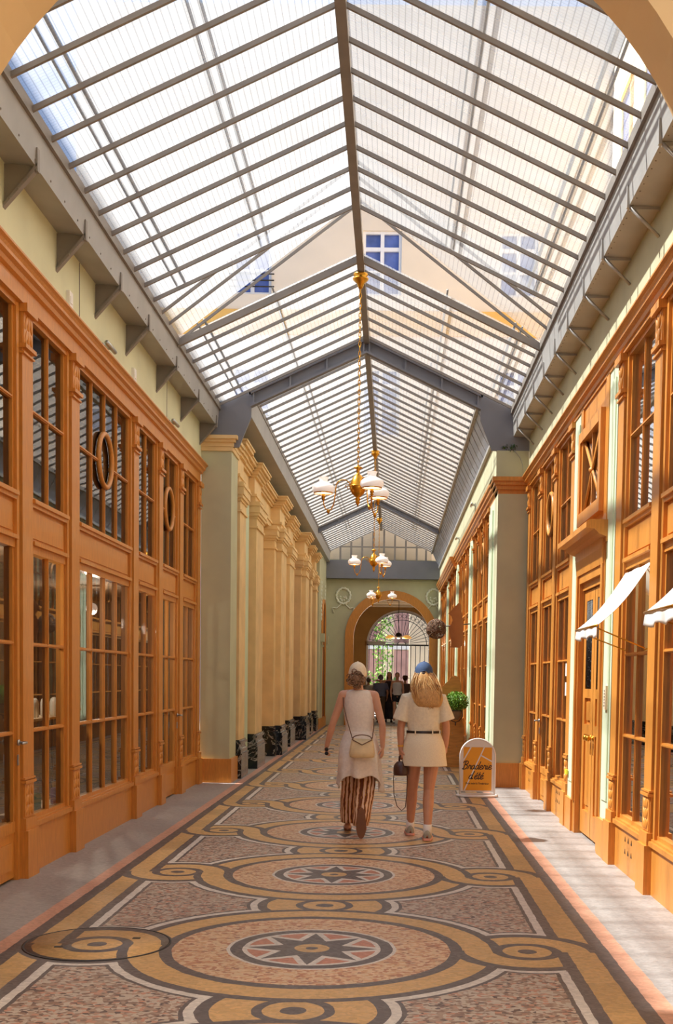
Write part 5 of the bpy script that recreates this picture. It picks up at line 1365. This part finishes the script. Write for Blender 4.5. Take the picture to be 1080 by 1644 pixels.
strands(w2, 'hair_strands', 'hair_blond', 170, hair2, .0050, 5); strands(w2, 'hair_darker_strands', 'hair_gold', 90, hair2, .0045, 6); strands(w2, 'hair_lighter_strands', 'hair_light', 80, hair2, .0045, 7)
# bucket bag in her hand
bb = thing('handbag', (.53, Y2-.03, .26), 'dark brown leather bucket bag with a long loop strap in the blond woman’s hand', 'bag')
R = rings(interp([(.608, .533, Y2-.03, .055, .05), (.615, .533, Y2-.03, .072, .06), (.66, .533, Y2-.03, .074, .062), (.705, .533, Y2-.03, .068, .055), (.735, .533, Y2-.03, .046, .036), (.745, .533, Y2-.03, .030, .024)], 3), 40, lambda t, a, z: (1+.10*math.sin(a*8)*max(0, t-.35), 0))
MB().loft(R).build('bag_body', 'leather_brown', bb)
b = MB(); b.tube([(.515, Y2-.03, .735), (.516, Y2-.03, .79), (.533, Y2-.03, .805), (.550, Y2-.03, .79), (.551, Y2-.03, .735)], .009, 8); b.build('carry_handle', 'leather_brown', bb)
b = MB(); b.tube([(.475, Y2-.03, .70), (.462, Y2-.03, .58), (.468, Y2-.04, .42), (.50, Y2-.05, .31), (.545, Y2-.05, .265), (.580, Y2-.04, .30), (.592, Y2-.03, .42), (.595, Y2-.03, .58), (.592, Y2-.03, .70)], .0045, 6); b.build('loop_strap', 'leather_brown', bb)

# ---- group standing in the far archway
fabric('tee_greyblue', (96, 98, 118)); fabric('trouser_brown', (84, 66, 48)); fabric('floral_black', (46, 36, 34)); fabric('tank_white', (214, 208, 204)); fabric('shorts_black', (26, 24, 30)); fabric('tee_dark', (98, 78, 66)); fabric('tee_light', (190, 186, 176)); fabric('hat_brown', (104, 66, 44)); fabric('cap_grey', (112, 112, 124))
def bystander(x, y, H, face, label, top, bottom, hair, skin='skin_tan', hat=None, long_dress=False, shorts=False, sleeves=True, longhair=False, arms='down', stride=.0, w=1.0):
    k = H/1.70; r = thing('person', (x, y, 0), label, 'person', 'people standing in the far archway')
    f = face
    J = dict(shod=1, head=(x, y, 1.57*k), neck=(x, y, 1.42*k), chest=(x, y, 1.25*k), pelvis=(x, y, .94*k))
    for s, q in (('L', -1), ('R', 1)):
        J['sh'+s] = (x+q*.165*w, y, 1.36*k); J['hp'+s] = (x+q*.08, y, .89*k)
        J['el'+s] = (x+q*.215*w, y-.02*f, 1.08*k); J['wr'+s] = (x+q*.20*w, y+.06*f, .87*k); J['hd'+s] = (x+q*.19*w, y+.08*f, .78*k); J['n'+s] = (q, 0, 0)
        st = stride*q
        J['kn'+s] = (x+q*.085, y+st*.5+.02*f, .48*k); J['an'+s] = (x+q*.09, y+st, .09); J['to'+s] = (x+q*.10, y+st+.16*f, .035)
    if arms == 'round_left':
        J['elL'] = (x-.30, y-.05, 1.36*k); J['wrL'] = (x-.46, y-.12, 1.40*k); J['hdL'] = (x-.56, y-.10, 1.38*k); J['nL'] = (0, 0, 1)
    if arms == 'folded':
        for s, q in (('L', -1), ('R', 1)): J['el'+s] = (x+q*.22, y+.03*f, 1.10*k); J['wr'+s] = (x+q*.06, y+.17*f, 1.08*k); J['hd'+s] = (x-q*.03, y+.18*f, 1.10*k); J['n'+s] = (0, f, 0)
    body('body', r, J, skin, .009, .96*k, fingers=True, face=f)
    ft2 = lambda t, a, z: (1+.02*math.sin(a*4+z*20), 0)
    if long_dress:
        garment('long_dress', top, r, [(1.38*k, x, y, .12, .08), (1.3*k, x, y, .155, .12), (1.1*k, x, y, .14, .115), (.95*k, x, y, .18, .14), (.6, x, y, .20, .16), (.12, x, y, .24, .2)], lambda t, a, z: (1+.06*t*math.sin(a*8), 0), n=40)
    else:
        tz = 1.40 if sleeves else 1.36
        b = MB(); b.loft(rings(interp([(tz*k, x, y, .10*w, .07), ((tz-.05)*k, x, y, .165*w, .11), (1.2*k, x, y, .165*w, .13), (1.05*k, x, y, .155*w, .125), (.93*k, x, y, .175*w, .135)]), 32, ft2))
        if sleeves:
            for s, q in (('L', -1), ('R', 1)):
                a, c = Vector(J['sh'+s]), Vector(J['el'+s]); b.tube([a+Vector((-q*.05, 0, 0)), a, a.lerp(c, .7)], [.055, .066, .072], 14)
        remeshed(b, 't_shirt' if sleeves else 'tank_top', top, r, .010, 2)
        b = MB(); zb = .70 if shorts else .08
        for s, q in (('L', -1), ('R', 1)):
            hp, kn, an = Vector(J['hp'+s]), Vector(J['kn'+s]), Vector(J['an'+s])
            if shorts: b.tube([hp+Vector((0, 0, .08)), hp, hp.lerp(kn, .45)], [.10, .105, .105], 14)
            else: b.tube([hp+Vector((0, 0, .08)), hp, kn, an], [.10, .10, .075, .065], 14)
        b.ball((x, y, .95*k), (.165, .125, .11))
        remeshed(b, 'shorts' if shorts else 'trousers', bottom, r, .010, 2)
    for s in 'LR': shoe(r, {'L': 'left', 'R': 'right'}[s]+'_shoe', J['an'+s], J['to'+s], 'belt_black' if not shorts else 'white_cloth', 'belt_black')
    hh = Vector(J['head'])
    b = MB().ball(hh+Vector((0, -f*.02, .03)), (.084, .095, .095), 14, 10)
    if longhair: b.loft(rings([(hh.z+.05, x, y-f*.03, .08, .08), (hh.z-.05, x, y-f*.055, .095, .06), (hh.z-.2, x, y-f*.08, .10, .04), (hh.z-.28, x, y-f*.08, .05, .02)], 20))
    b.build('hair', hair, r)
    if hat == 'cap': cap(r, hh+Vector((0, 0, .01)), 'cap_grey', f)
    if hat == 'hat':
        MB().lathe([(.17, .03), (.172, .035), (.095, .05), (.09, .11), (.07, .13), (.0, .135)], hh, 24).build('brimmed_hat', 'hat_brown', r)
    return r
mat('hair_greying', (96, 90, 88), rough=.6)
bystander(.03, 39.6, 1.66, 1, 'man seen from behind in a grey-blue T-shirt and grey cap in the far archway', 'tee_greyblue', 'trouser_brown', 'hair_greying', hat='cap', w=1.12)
bystander(.32, 39.9, 1.78, -1, 'woman in a long black floral dress, arm round the man in the grey cap', 'floral_black', None, 'hair_brown', long_dress=True, longhair=True, arms='round_left')
bystander(.60, 39.2, 1.76, -1, 'woman in a white tank top and black shorts walking toward the viewer', 'tank_white', 'shorts_black', 'hair_brown', shorts=True, sleeves=False, stride=.14)
bystander(.88, 40.1, 1.64, 1, 'person in a dark shirt and wide brown hat behind the woman in the tank top', 'tee_dark', 'trouser_brown', 'hair_brown', hat='hat')
bystander(-.42, 41.0, 1.56, 1, 'person in a pale grey shirt half hidden behind the woman in white', 'tee_light', 'trouser_brown', 'hair_greying', arms='folded')
